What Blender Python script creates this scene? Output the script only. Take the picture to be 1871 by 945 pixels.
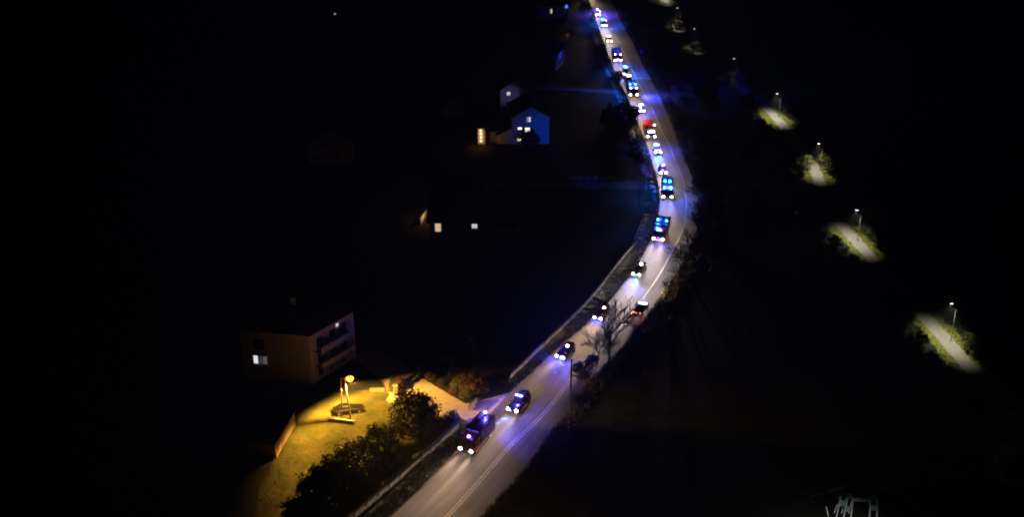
import bpy, bmesh, math, random
from mathutils import Vector, Matrix
R = math.radians
for o in list(bpy.data.objects): bpy.data.objects.remove(o)
S = bpy.context.scene
COL = S.collection

# ------------------------------------------------------------------ camera
FPX, PITCH, CAM_H = 2200.0, 25.0, 104.0
IW, IH = 1871.0, 945.0
cam_d = bpy.data.cameras.new('camera'); cam = bpy.data.objects.new('camera', cam_d); COL.objects.link(cam)
cam.location = (0, 0, CAM_H); cam.rotation_euler = (R(90 - PITCH), 0, 0)
cam_d.sensor_width = 36; cam_d.lens = 36 * FPX / IW
cam_d.clip_start = 1; cam_d.clip_end = 6000
S.camera = cam
SP, CP = math.sin(R(PITCH)), math.cos(R(PITCH))

def at(px, py, z=0.0):
    """pixel of the photograph -> point of the place at height z"""
    a = (px - IW / 2) / FPX; b = -(py - IH / 2) / FPX
    d = Vector((a, CP + b * SP, -SP + b * CP))
    t = (z - CAM_H) / d.z
    return Vector((d.x * t, d.y * t, z))

# ------------------------------------------------------------------ night sky and moonlight
W = bpy.data.worlds.new('World'); S.world = W; W.use_nodes = True
wt = W.node_tree; bg = wt.nodes['Background']
sky = wt.nodes.new('ShaderNodeTexSky'); sky.sky_type = 'NISHITA'; sky.sun_disc = False
sky.sun_elevation = R(12); sky.sun_rotation = R(200)
wt.links.new(sky.outputs[0], bg.inputs[0]); bg.inputs[1].default_value = 0.00006
sd = bpy.data.lights.new('moon', 'SUN'); sd.energy = 0.002; sd.angle = R(0.5); sd.color = (.8, .88, 1)
so = bpy.data.objects.new('moon', sd); COL.objects.link(so); so.rotation_euler = (R(78), 0, R(20))
S.view_settings.view_transform = 'Standard'; S.view_settings.look = 'None'
S.view_settings.exposure = 0; S.view_settings.gamma = 1
S.render.engine = 'CYCLES'
cy = S.cycles
cy.use_denoising = True
try: cy.denoiser = 'OPENIMAGEDENOISE'
except Exception: pass
cy.max_bounces = 4; cy.diffuse_bounces = 2; cy.glossy_bounces = 2; cy.transmission_bounces = 2
cy.sample_clamp_indirect = 2.0; cy.caustics_reflective = False; cy.caustics_refractive = False
cy.pixel_filter_type = 'GAUSSIAN'; cy.filter_width = 2.2
cy.use_light_tree = True

# ------------------------------------------------------------------ materials
MATS = {}
def mat(name, col, rough=.7, metal=0, var=.25, scale=3.0, bump=0.0, col2=None, island=0, coat=0, spec=.5, detail=5):
    if name in MATS: return MATS[name]
    m = bpy.data.materials.new(name); m.use_nodes = True
    n = m.node_tree.nodes; l = m.node_tree.links; b = n['Principled BSDF']
    b.inputs['Roughness'].default_value = rough; b.inputs['Metallic'].default_value = metal
    b.inputs['Coat Weight'].default_value = coat; b.inputs['Specular IOR Level'].default_value = spec
    c2 = col2 or tuple(c * (1 - var) for c in col)
    tc = n.new('ShaderNodeTexCoord'); nz = n.new('ShaderNodeTexNoise')
    nz.inputs['Scale'].default_value = scale; nz.inputs['Detail'].default_value = detail; nz.inputs['Roughness'].default_value = .65
    l.new(tc.outputs['Object'], nz.inputs['Vector'])
    rp = n.new('ShaderNodeValToRGB'); rp.color_ramp.elements[0].position = .35; rp.color_ramp.elements[1].position = .65
    rp.color_ramp.elements[0].color = (*c2, 1); rp.color_ramp.elements[1].color = (*col, 1)
    l.new(nz.outputs['Fac'], rp.inputs['Fac']); out = rp.outputs['Color']
    if island:
        g = n.new('ShaderNodeNewGeometry'); mx = n.new('ShaderNodeMixRGB'); mx.blend_type = 'MULTIPLY'; mx.inputs['Fac'].default_value = 1
        mr = n.new('ShaderNodeMapRange'); mr.inputs['To Min'].default_value = 1 - island; mr.inputs['To Max'].default_value = 1 + island
        l.new(g.outputs['Random Per Island'], mr.inputs['Value'])
        l.new(out, mx.inputs[1]); l.new(mr.outputs[0], mx.inputs[2]); out = mx.outputs[0]
    l.new(out, b.inputs['Base Color'])
    if bump:
        bp = n.new('ShaderNodeBump'); bp.inputs['Strength'].default_value = bump; bp.inputs['Distance'].default_value = .1
        l.new(nz.outputs['Fac'], bp.inputs['Height']); l.new(bp.outputs[0], b.inputs['Normal'])
    MATS[name] = m; return m

def glow(name, col, strength):
    if name in MATS: return MATS[name]
    m = bpy.data.materials.new(name); m.use_nodes = True
    b = m.node_tree.nodes['Principled BSDF']
    b.inputs['Base Color'].default_value = (.6, .6, .6, 1); b.inputs['Roughness'].default_value = .2
    b.inputs['Emission Color'].default_value = (*col, 1); b.inputs['Emission Strength'].default_value = strength
    m.cycles.emission_sampling = 'NONE'
    MATS[name] = m; return m

def road_mat():
    m = bpy.data.materials.new('asphalt'); m.use_nodes = True
    n = m.node_tree.nodes; l = m.node_tree.links; b = n['Principled BSDF']
    uv = n.new('ShaderNodeUVMap'); mp = n.new('ShaderNodeMapping'); mp.inputs['Scale'].default_value = (1.1, .035, 1)
    l.new(uv.outputs[0], mp.inputs[0])
    st = n.new('ShaderNodeTexNoise'); st.inputs['Scale'].default_value = 1; st.inputs['Detail'].default_value = 4
    l.new(mp.outputs[0], st.inputs['Vector'])
    pt = n.new('ShaderNodeTexNoise'); pt.inputs['Scale'].default_value = .12; pt.inputs['Detail'].default_value = 6
    gr = n.new('ShaderNodeTexNoise'); gr.inputs['Scale'].default_value = 9; gr.inputs['Detail'].default_value = 6; gr.inputs['Roughness'].default_value = .8
    l.new(uv.outputs[0], pt.inputs['Vector']); l.new(uv.outputs[0], gr.inputs['Vector'])
    def ramp(src, a, c, lo, hi):
        r = n.new('ShaderNodeMapRange'); r.inputs[1].default_value = a; r.inputs[2].default_value = c
        r.inputs[3].default_value = lo; r.inputs[4].default_value = hi; l.new(src, r.inputs[0]); return r.outputs[0]
    def mul(a, c):
        x = n.new('ShaderNodeMath'); x.operation = 'MULTIPLY'; l.new(a, x.inputs[0]); l.new(c, x.inputs[1]); return x.outputs[0]
    f = mul(mul(ramp(st.outputs['Fac'], .35, .65, .45, 1.3), ramp(pt.outputs['Fac'], .35, .65, .5, 1.25)), ramp(gr.outputs['Fac'], .3, .7, .75, 1.25))
    mx = n.new('ShaderNodeMixRGB'); mx.blend_type = 'MULTIPLY'; mx.inputs[0].default_value = 1; mx.inputs[1].default_value = (.078, .074, .072, 1)
    l.new(f, mx.inputs[2]); l.new(mx.outputs[0], b.inputs['Base Color'])
    b.inputs['Roughness'].default_value = .8
    bp = n.new('ShaderNodeBump'); bp.inputs['Strength'].default_value = .25; bp.inputs['Distance'].default_value = .02
    l.new(gr.outputs['Fac'], bp.inputs['Height']); l.new(bp.outputs[0], b.inputs['Normal'])
    return m

# ------------------------------------------------------------------ mesh helpers
class MB:
    def __init__(s): s.v = []; s.f = []
    def quad(s, *p):
        i = len(s.v); s.v += [tuple(q) for q in p]; s.f.append(tuple(range(i, i + len(p)))); return s
    def box(s, x0, x1, y0, y1, z0, z1):
        i = len(s.v)
        s.v += [(x, y, z) for z in (z0, z1) for x, y in ((x0, y0), (x1, y0), (x1, y1), (x0, y1))]
        s.f += [tuple(i + k for k in q) for q in ((0, 3, 2, 1), (4, 5, 6, 7), (0, 1, 5, 4), (1, 2, 6, 5), (2, 3, 7, 6), (3, 0, 4, 7))]
        return s
    def prism(s, poly, z0, z1):
        n = len(poly); i = len(s.v)
        s.v += [(p[0], p[1], z0) for p in poly] + [(p[0], p[1], z1) for p in poly]
        s.f += [tuple(i + k for k in reversed(range(n))), tuple(i + n + k for k in range(n))]
        s.f += [(i + k, i + (k + 1) % n, i + n + (k + 1) % n, i + n + k) for k in range(n)]
        return s
    def loft(s, secs):
        n = len(secs[0]); i = len(s.v)
        for c in secs: s.v += [tuple(p) for p in c]
        for a in range(len(secs) - 1):
            for k in range(n):
                s.f.append((i + a * n + k, i + a * n + (k + 1) % n, i + (a + 1) * n + (k + 1) % n, i + (a + 1) * n + k))
        s.f.append(tuple(i + k for k in reversed(range(n)))); s.f.append(tuple(i + (len(secs) - 1) * n + k for k in range(n)))
        return s
    def tube(s, p, q, r0, r1, n=6, cap=True):
        p = Vector(p); q = Vector(q); d = (q - p)
        if d.length < 1e-6: return s
        d.normalize(); u = d.orthogonal().normalized(); w = d.cross(u); i = len(s.v)
        for c, r in ((p, r0), (q, r1)):
            for k in range(n):
                a = 2 * math.pi * k / n; s.v.append(tuple(c + (u * math.cos(a) + w * math.sin(a)) * r))
        s.f += [(i + k, i + (k + 1) % n, i + n + (k + 1) % n, i + n + k) for k in range(n)]
        if cap: s.f += [tuple(i + k for k in reversed(range(n))), tuple(i + n + k for k in range(n))]
        return s
    def lathe(s, c, prof, n=10, axis='z'):
        i = len(s.v)
        for r, h in prof:
            for k in range(n):
                a = 2 * math.pi * k / n; x, y = r * math.cos(a), r * math.sin(a)
                s.v.append({'z': (c[0] + x, c[1] + y, c[2] + h), 'x': (c[0] + h, c[1] + x, c[2] + y), 'y': (c[0] + x, c[1] + h, c[2] + y)}[axis])
        for j in range(len(prof) - 1):
            s.f += [(i + j * n + k, i + j * n + (k + 1) % n, i + (j + 1) * n + (k + 1) % n, i + (j + 1) * n + k) for k in range(n)]
        s.f += [tuple(i + k for k in reversed(range(n))), tuple(i + (len(prof) - 1) * n + k for k in range(n))]
        return s
    def mesh(s, name, m, smooth=False, fix=False):
        me = bpy.data.meshes.new(name); me.from_pydata(s.v, [], s.f); me.materials.append(m)
        if fix:
            bm = bmesh.new(); bm.from_mesh(me); bmesh.ops.recalc_face_normals(bm, faces=bm.faces); bm.to_mesh(me); bm.free()
        if smooth: me.polygons.foreach_set('use_smooth', [True] * len(me.polygons))
        me.update(); return me
    def build(s, name, m, parent=None, smooth=False, fix=True, bevel=0):
        o = bpy.data.objects.new(name, s.mesh(name, m, smooth, fix)); COL.objects.link(o)
        if parent: o.parent = parent
        if bevel:
            b = o.modifiers.new('bevel', 'BEVEL'); b.width = bevel; b.segments = 2; b.limit_method = 'ANGLE'
        return o

def thing(name, label, cat, loc=(0, 0, 0), rz=0, group=None):
    o = bpy.data.objects.new(name, None); COL.objects.link(o); o.empty_display_size = .2
    o.location = loc; o.rotation_euler = (0, 0, rz); o['label'] = label; o['category'] = cat
    if group: o['group'] = group
    return o
def tag(o, label, cat, group=None):
    o['label'] = label; o['category'] = cat
    if group: o['group'] = group
    return o
def struct(o): o['kind'] = 'structure'; return o
def stuff(o): o['kind'] = 'stuff'; return o
def inst(name, me, parent=None, loc=(0, 0, 0), rot=(0, 0, 0), sc=1):
    o = bpy.data.objects.new(name, me); COL.objects.link(o)
    if parent: o.parent = parent
    o.location = loc; o.rotation_euler = rot; o.scale = (sc,) * 3 if not hasattr(sc, '__len__') else sc
    return o
def lamp(name, kind, parent, loc, power, col, aim=None, cone=60, blend=1, rad=.06, wide=1):
    d = bpy.data.lights.new(name, kind); d.energy = power; d.color = col; d.shadow_soft_size = rad
    if kind == 'SPOT': d.spot_size = R(cone); d.spot_blend = blend
    o = bpy.data.objects.new(name, d); COL.objects.link(o); o.location = loc
    if parent: o.parent = parent
    o.scale.x = wide
    if aim is not None: o.rotation_euler = Vector(aim).to_track_quat('-Z', 'Y').to_euler()
    return o

def spline(pts, step=1.5):
    """smooth polyline through points, evenly resampled"""
    P = [Vector(p) for p in pts]; out = []
    P = [P[0] * 2 - P[1]] + P + [P[-1] * 2 - P[-2]]
    for i in range(1, len(P) - 2):
        a, b, c, d = P[i - 1:i + 3]; n = max(2, int((c - b).length / step))
        for k in range(n):
            t = k / n
            out.append(.5 * ((2 * b) + (c - a) * t + (2 * a - 5 * b + 4 * c - d) * t * t + (3 * b - a - 3 * c + d) * t ** 3))
    out.append(P[-2]); return out
def smooth_line(L, it=6):
    for _ in range(it):
        L = [L[0]] + [(L[i - 1] + L[i] * 2 + L[i + 1]) / 4 for i in range(1, len(L) - 1)] + [L[-1]]
    return L
def resample(L, n):
    d = [0]
    for i in range(1, len(L)): d.append(d[-1] + (L[i] - L[i - 1]).length)
    out = []; j = 0
    for k in range(n):
        t = d[-1] * k / (n - 1)
        while j < len(d) - 2 and d[j + 1] < t: j += 1
        u = (t - d[j]) / max(1e-9, d[j + 1] - d[j]); out.append(L[j].lerp(L[j + 1], min(1, max(0, u))))
    return out
def gline(px, step=1.5, it=6):
    return smooth_line(spline([at(*p) for p in px], step), it)
def offset(L, d):
    out = []
    for i, p in enumerate(L):
        t = (L[min(i + 1, len(L) - 1)] - L[max(i - 1, 0)]); t.z = 0; t.normalize()
        out.append(p + Vector((-t.y, t.x, 0)) * d)
    return out
def ribbon(name, A, B, z, m, nx=1, wobble=0, rnd=None):
    """strip between two lines, with metre UVs"""
    n = len(A); v = []; f = []; uv = []; dist = 0
    for i in range(n):
        if i: dist += ((A[i] + B[i]) / 2 - (A[i - 1] + B[i - 1]) / 2).length
        w = (B[i] - A[i]).length
        for k in range(nx + 1):
            p = A[i].lerp(B[i], k / nx)
            if wobble and k in (0, nx): p = p + Vector((rnd.uniform(-1, 1), rnd.uniform(-1, 1), 0)) * wobble
            v.append((p.x, p.y, z)); uv.append((w * k / nx, dist))
    for i in range(n - 1):
        for k in range(nx):
            a = i * (nx + 1) + k; f.append((a, a + 1, a + nx + 2, a + nx + 1))
    me = bpy.data.meshes.new(name); me.from_pydata(v, [], f); me.materials.append(m)
    lay = me.uv_layers.new(name='UVMap')
    for lp in me.loops: lay.data[lp.index].uv = uv[lp.vertex_index]
    bm = bmesh.new(); bm.from_mesh(me); bmesh.ops.recalc_face_normals(bm, faces=bm.faces)
    if sum(q.normal.z for q in bm.faces) < 0: bmesh.ops.reverse_faces(bm, faces=bm.faces)
    bm.to_mesh(me); bm.free()
    o = bpy.data.objects.new(name, me); COL.objects.link(o); return o
def flat(name, px, z, m):
    P = [at(*p) for p in px]
    mb = MB(); mb.quad(*[(p.x, p.y, z) for p in P]); o = mb.build(name, m, fix=False)
    if o.data.polygons[0].normal.z < 0: o.data.flip_normals()
    return o

M_GRASS = mat('field_grass', (.03, .034, .018), 1, scale=.5, col2=(.013, .016, .009), bump=.4, spec=.1, detail=9)
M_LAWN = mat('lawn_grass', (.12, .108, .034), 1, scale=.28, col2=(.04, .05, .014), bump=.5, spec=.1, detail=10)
M_VERGE = mat('verge_grass', (.05, .052, .026), 1, scale=1.2, col2=(.03, .034, .018), bump=.6, spec=.1, detail=9)
M_ASPH = road_mat()
M_PAINT = mat('road_paint', (.62, .58, .5), .6, scale=2.5, col2=(.22, .2, .18), detail=8)
M_DRIVE = mat('drive_surface', (.5, .44, .36), .9, scale=1.2, var=.3, bump=.15)
M_GRAVEL = mat('gravel_path', (.33, .31, .27), .95, scale=2.5, var=.35, bump=.3)
M_CONC = mat('concrete', (.3, .29, .27), .9, scale=1.4, var=.5, bump=.3, detail=9)
M_STONE = mat('retaining_stone', (.036, .036, .03), .95, scale=2.2, var=.6, bump=.6, detail=9)
M_WOOD = mat('weathered_wood', (.2, .14, .09), .85, scale=6, var=.5, bump=.3)
M_PALEWOOD = mat('pale_wood', (.55, .48, .38), .7, scale=5, var=.3)
M_BARK = mat('bark', (.045, .036, .03), .95, scale=7, var=.5, bump=.5)
M_METAL = mat('galvanised_steel', (.42, .43, .44), .45, .6, var=.2)
M_LPOST = mat('dull_post', (.16, .16, .16), .7, .2, var=.2)
M_BLACK = mat('black_plastic', (.018, .018, .019), .5, var=.3)
M_TYRE = mat('tyre_rubber', (.02, .02, .021), .85, var=.3)
M_RIM = mat('wheel_rim', (.5, .5, .51), .35, .7, var=.15)
M_GLASS = mat('dark_glass', (.012, .014, .017), .06, spec=.8, var=.1)
M_SILVER = mat('aluminium', (.5, .5, .52), .35, .8, var=.2, scale=8)
M_REDSHUT = mat('shutter_grey', (.36, .36, .38), .4, .6, var=.15)

# ------------------------------------------------------------------ ground, road, paths
rnd = random.Random(7)
g = MB().quad((-2500, -300, 0), (2500, -300, 0), (2500, 4500, 0), (-2500, 4500, 0)).build('ground', M_GRASS, fix=False); struct(g)

LPX = [(1046, -60), (1062, -30), (1076, 0), (1092, 45), (1105, 82), (1117, 117), (1129, 142), (1143, 172), (1157, 204), (1163, 220), (1175, 248), (1185, 275), (1192, 298), (1199, 320), (1204, 349), (1205, 376), (1201, 402), (1191, 430), (1173, 471), (1148, 508), (1114, 551), (1072, 594), (1036, 622), (995, 660), (960, 693), (925, 724), (888, 765), (845, 812), (802, 860), (714, 945), (655, 1000), (560, 1090)]
CPX = [(1066, -60), (1081, -30), (1095, 0), (1114, 45), (1134, 84), (1150, 117), (1163, 145), (1174, 166), (1189, 193), (1200, 218), (1211, 244), (1224, 269), (1235, 298), (1245, 321), (1252, 349), (1254, 379), (1250, 413), (1238, 441), (1219, 477), (1204, 504), (1172, 550), (1150, 582), (1108, 628), (1060, 675), (1035, 703), (1011, 737), (968, 783), (935, 812), (868, 890), (817, 945), (766, 1000), (684, 1090)]
RPX = [(1088, -60), (1102, -30), (1116, 0), (1138, 45), (1159, 84), (1175, 120), (1190, 145), (1200, 166), (1214, 195), (1225, 221), (1238, 257), (1249, 289), (1259, 311), (1267, 331), (1276, 357), (1278, 382), (1274, 415), (1263, 445), (1247, 477), (1230, 510), (1196, 555), (1176, 587), (1134, 638), (1085, 686), (1062, 716), (1040, 746), (998, 800), (976, 838), (914, 905), (878, 945), (828, 1000), (745, 1090)]
NR = 420
LE, CL, RE = [resample(gline(p), NR) for p in (LPX, CPX, RPX)]
struct(ribbon('road', LE, RE, .03, M_ASPH, nx=6, wobble=.12, rnd=rnd))
# centre line: single far away, double towards the camera
def marking(line, i0, i1, w, off=0, z=.038):
    A = offset(line, off - w / 2)[i0:i1]; B = offset(line, off + w / 2)[i0:i1]
    return struct(ribbon('road_marking', A, B, z, M_PAINT))
near = next(i for i, p in enumerate(CL) if p.y < at(1172, 550).y)
marking(CL, 0, near, .22)
marking(CL, near, NR, .16, .22); marking(CL, near, NR, .16, -.22)
fx = next(i for i, p in enumerate(CL) if p.y < at(1175, 120).y)
marking(offset(RE, 0), 0, fx, .14, -.35 if (offset(RE, 1)[5] - CL[5]).length > (RE[5] - CL[5]).length else .35)
# stop bar across the right lane and the dark repair patch
a, b = at(1163, 144), at(1189, 144.5)
ribbon('road_marking', [a, b], [a + Vector((0, 1.0, 0)), b + Vector((0, 1.0, 0))], .0385, M_PAINT)['kind'] = 'structure'
struct(flat('road_patch', [(1236, 354), (1248, 354), (1249, 362), (1237, 362)], .0365, mat('patch_asphalt', (.035, .034, .034), .85, var=.3)))
# junction mouth, drive, lawn, side lanes, footpaths
struct(flat('driveway', [(925, 724), (900, 728), (868, 738), (850, 738), (800, 709), (745, 675), (722, 655), (690, 640), (640, 648), (700, 700), (712, 722), (705, 732), (735, 752), (790, 765), (840, 762), (866, 788), (888, 768)], .022, M_DRIVE))
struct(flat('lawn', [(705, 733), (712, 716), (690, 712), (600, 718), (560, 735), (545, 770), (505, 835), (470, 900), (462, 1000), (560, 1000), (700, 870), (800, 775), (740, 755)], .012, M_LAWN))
M_LANE = mat('lane_gravel', (.13, .125, .115), .95, scale=1, var=.4)
struct(flat('side_lane', [(1203, 332), (1192, 330), (1100, 333), (885, 336), (885, 345), (1100, 344), (1196, 347), (1206, 352)], .018, M_LANE))
struct(flat('field_track', [(1142, 165), (1050, 160), (960, 158), (960, 163), (1050, 166), (1146, 174)], .018, M_LANE))
FP = gline([(1086, 60), (1100, 100), (1114, 135), (1128, 166), (1140, 200), (1152, 238), (1163, 275), (1173, 305), (1184, 322)], 2)
struct(ribbon('footpath', offset(FP, -.8), offset(FP, .8), .02, M_GRAVEL, wobble=.12, rnd=rnd))
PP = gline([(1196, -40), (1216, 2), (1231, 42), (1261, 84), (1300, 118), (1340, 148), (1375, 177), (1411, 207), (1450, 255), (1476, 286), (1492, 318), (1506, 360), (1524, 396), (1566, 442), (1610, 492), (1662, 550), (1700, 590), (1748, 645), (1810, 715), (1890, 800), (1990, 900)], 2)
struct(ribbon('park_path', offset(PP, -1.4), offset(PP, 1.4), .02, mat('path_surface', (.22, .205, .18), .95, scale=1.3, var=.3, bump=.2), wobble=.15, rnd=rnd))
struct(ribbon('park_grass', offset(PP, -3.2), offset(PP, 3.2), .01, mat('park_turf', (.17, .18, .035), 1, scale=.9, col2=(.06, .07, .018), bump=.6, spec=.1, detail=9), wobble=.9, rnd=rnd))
# verges either side of the road
def verge(line, side, prof, name):
    n = len(prof); v = []; f = []
    Ls = [offset(line, side * d) for d, _ in prof]
    for i in range(len(line)):
        for k in range(n):
            p = Ls[k][i]; j = rnd.uniform(-.12, .12) if 0 < k else rnd.uniform(-.1, .25)
            v.append((p.x + j, p.y + j * .6, prof[k][1] + (rnd.uniform(-.06, .08) if 0 < k < n - 1 else 0)))
    for i in range(len(line) - 1):
        for k in range(n - 1):
            q = i * n + k; f.append((q, q + 1, q + n + 1, q + n))
    me = bpy.data.meshes.new(name); me.from_pydata(v, [], f); me.materials.append(M_VERGE)
    o = bpy.data.objects.new(name, me); COL.objects.link(o)
    if sum(p.normal.z for p in me.polygons) < 0: me.flip_normals()
    return struct(o)
def idx(line, y): return next(i for i, p in enumerate(line) if p.y < y)
side_l = 1 if (offset(LE, 1)[50] - RE[50]).length > (LE[50] - RE[50]).length else -1
side_r = -side_l
iA, iB, iC = idx(LE, at(1205, 395).y), idx(LE, at(945, 707).y), idx(LE, at(880, 775).y)
verge(LE[iA:iB], side_l, [(-.1, .0), (.5, .12), (1.4, .22), (2.6, .45), (3.3, .5), (3.8, -.05)], 'verge')
verge(LE[iC:], side_l, [(-.1, .0), (.4, .1), (1.2, .12), (2.2, .05), (3.0, .3), (3.9, -.05)], 'verge')
verge(LE[:iA - 8], side_l, [(-.1, .0), (.4, .08), (1.2, .1), (1.9, -.03)], 'verge')
verge(RE, side_r, [(-.05, .0), (.4, .08), (1.5, .06), (3, -.15)], 'verge')

# ------------------------------------------------------------------ retaining walls along the left of the road
def wall_along(name, pts, h, t, m, label, cap=None, z0=-.1, blocks=True):
    """stone wall built of courses of blocks, with a coping"""
    P = [Vector(p) for p in pts]; L = resample(P, max(2, int(sum((P[i + 1] - P[i]).length for i in range(len(P) - 1)) / 2.4)))
    root = thing(name, label, 'wall', L[0])
    o = L[0]; core = MB(); rr = random.Random(len(L))
    A = offset(L, -t / 2); B = offset(L, t / 2)
    core.loft([[(a.x - o.x, a.y - o.y, z0), (b.x - o.x, b.y - o.y, z0), (b.x - o.x, b.y - o.y, h), (a.x - o.x, a.y - o.y, h)] for a, b in zip(A, B)])
    core.build('wall_core', m, root)
    if blocks:
        nb = 0
        for i in range(len(L) - 1):
            d = (L[i + 1] - L[i]); ang = math.atan2(d.y, d.x); ln = d.length; c = (L[i] + L[i + 1]) / 2 - o
            k = 2; hh = (h) / 3
            for row in range(3):
                sh = .3 if row % 2 else 0
                for q in range(k):
                    w = ln / k - .05
                    if nb == 0:
                        me = MB().box(-.5, .5, -.5, .5, 0, 1).mesh('stone', m, fix=True)
                    off = (q + .5) / k * ln - ln / 2 + sh * (1 if q == 0 else .2)
                    loc = (c.x + math.cos(ang) * off, c.y + math.sin(ang) * off, row * hh + .02)
                    s = inst('stone', me, root, loc, (0, 0, ang), (w * rr.uniform(.93, 1.0), t + rr.uniform(.06, .16), hh - .045)); nb += 1
        copi = offset(L, 0)
        for i in range(len(L) - 1):
            d = (L[i + 1] - L[i]); ang = math.atan2(d.y, d.x); c = (L[i] + L[i + 1]) / 2 - o
            if i == 0: me2 = MB().box(-.5, .5, -.5, .5, 0, 1).mesh('coping_stone', cap or m, fix=True)
            inst('coping_stone', me2, root, (c.x, c.y, h + .004), (0, 0, ang), (d.length - .04, t + .2, .12))
    return root
up = [at(*p, 1.3) for p in [(1165, 434), (1147, 453), (1123, 484), (1082, 536), (1051, 570), (1016, 600), (960, 655), (930, 683)]]
for p in up: p.z = 0
wall_along('retaining_wall', resample(smooth_line(spline(up, 2), 8), 60), 1.3, .35, M_STONE, 'long grey stone retaining wall beside the road before the bend')
lo = [at(*p, 1.7) for p in [(836, 766), (800, 798), (752, 842), (707, 879), (671, 909), (600, 968)]]
for p in lo: p.z = 0
wall_along('retaining_wall', resample(smooth_line(spline(lo, 2), 8), 60), 1.7, .4, M_STONE, 'grey retaining wall between the dark hedge and the near fire engine')
gp = at(834, 776); t = thing('gate_post', 'short pale post at the end of the near retaining wall', 'post', gp)
MB().box(-.22, .22, -.22, .22, 0, 2.0).build('post_shaft', M_CONC, t); MB().loft([[(-.28, -.28, 2.004), (.28, -.28, 2.004), (.28, .28, 2.004), (-.28, .28, 2.004)], [(-.04, -.04, 2.25), (.04, -.04, 2.25), (.04, .04, 2.25), (-.04, .04, 2.25)]]).build('post_cap', M_CONC, t)
# kerb stones at the junction mouth
KL = resample(gline([(928, 722), (905, 728), (882, 733), (866, 741)], 1), 14)
kt = thing('kerb', 'curved pale kerb at the mouth of the drive', 'kerb', KL[0])
kme = MB().box(-.5, .5, -.5, .5, 0, 1).mesh('kerb_stone', M_CONC, fix=True)
for i in range(13):
    d = KL[i + 1] - KL[i]; c = (KL[i] + KL[i + 1]) / 2 - KL[0]
    inst('kerb_stone', kme, kt, (c.x, c.y, 0), (0, 0, math.atan2(d.y, d.x)), (d.length - .03, .3, .16))

# ------------------------------------------------------------------ vehicles
def paint(name, col, rough=.35): return mat('paint_' + name, col, rough, 0, var=.15, scale=4, coat=.4, spec=.5)
BLUE = (.03, .04, 1.0); AZUR = (.0, .2, 1.0); CYAN = (.05, .6, 1.0); WHIT = (1, .95, .95); WARM = (1, .74, .5); RED = (1, .05, .02)
GL = {'blue': (BLUE, 40), 'azure': ((.03, .22, 1), 30), 'cyan': (CYAN, 10), 'white': (WHIT, 25), 'warm': (WARM, 20), 'blueb': ((.05, .07, 1), 40)}
LC = {'blue': (.1, .06, 1), 'blueb': (.1, .07, 1), 'azure': (.01, .1, 1), 'cyan': (.01, .2, 1), 'white': (.9, .85, 1), 'warm': (1, .74, .5)}
M_HEAD = glow('headlight_glow', (1, .88, .8), 30); M_TAIL = glow('tail_light_on', (1, .12, .05), 9); M_TAILOFF = mat('tail_light_off', (.2, .01, .01), .25)
M_INDI = glow('side_lamp', (1, .8, .65), 8)
_wheel = {}
def wheel(root, x, y, r, w):
    k = (r, w)
    if k not in _wheel:
        _wheel[k] = (MB().lathe((0, 0, 0), [(r * .6, -w / 2), (r * .93, -w / 2), (r, -w / 2 + .04), (r, w / 2 - .04), (r * .93, w / 2), (r * .6, w / 2)], 18, 'y').mesh('wheel', M_TYRE, True, True),
                     MB().lathe((0, 0, 0), [(r * .58, -w / 2 - .01), (r * .5, -w / 2 + .05), (r * .15, -w / 2 - .02), (r * .15, w / 2 + .02), (r * .5, w / 2 - .05), (r * .58, w / 2 + .01)], 12, 'y').mesh('rim', M_RIM, False, True))
    o = inst('wheel', _wheel[k][0], root, (x, y, r)); inst('rim', _wheel[k][1], o)
    return o

HEAD_GAIN = [1.0]; HEAD_COL = [None]; TINTS = [(1, .64, .42), (1, .66, .46), (1, .64, .42), (1, .62, .38), (1, .78, .72), (.98, .8, .82), (1, .74, .56), (.96, .78, .86), (1, .74, .52), (1, .76, .66)]
def low_beam(o):
    """low-beam optics: bright just under the horizon, fading towards the ground close by, cut off above"""
    d = o.data; d.use_nodes = True; nt = d.node_tree; n = nt.nodes; l = nt.links
    em = n['Emission']; tc = n.new('ShaderNodeTexCoord'); sx = n.new('ShaderNodeSeparateXYZ'); l.new(tc.outputs['Normal'], sx.inputs[0])
    def op(kind, a, b=None):
        x = n.new('ShaderNodeMath'); x.operation = kind
        for k, v in enumerate((a, b)):
            if v is None: continue
            if isinstance(v, (int, float)): x.inputs[k].default_value = v
            else: l.new(v, x.inputs[k])
        return x.outputs[0]
    az = op('MAXIMUM', op('ABSOLUTE', sx.outputs[2]), .05)
    down = op('MULTIPLY', op('DIVIDE', sx.outputs[1], az), BEAM_SIGN)
    side = op('DIVIDE', sx.outputs[0], az)
    th = op('MAXIMUM', down, .04)
    fall = op('POWER', op('DIVIDE', .04, th), 1.9)
    mr = n.new('ShaderNodeMapRange'); mr.interpolation_type = 'SMOOTHSTEP'
    mr.inputs[1].default_value = -.03; mr.inputs[2].default_value = .03; mr.inputs[3].default_value = .008; mr.inputs[4].default_value = 1
    l.new(down, mr.inputs[0])
    lat = op('DIVIDE', 1, op('POWER', op('ADD', 1, op('POWER', op('ABSOLUTE', op('DIVIDE', side, .32)), 2)), 1.9))
    lat = op('ADD', lat, op('DIVIDE', .015, op('ADD', 1, op('MULTIPLY', side, side))))
    l.new(op('MULTIPLY', op('MULTIPLY', fall, mr.outputs[0]), lat), em.inputs['Strength'])
BEAM_SIGN = -1
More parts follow.
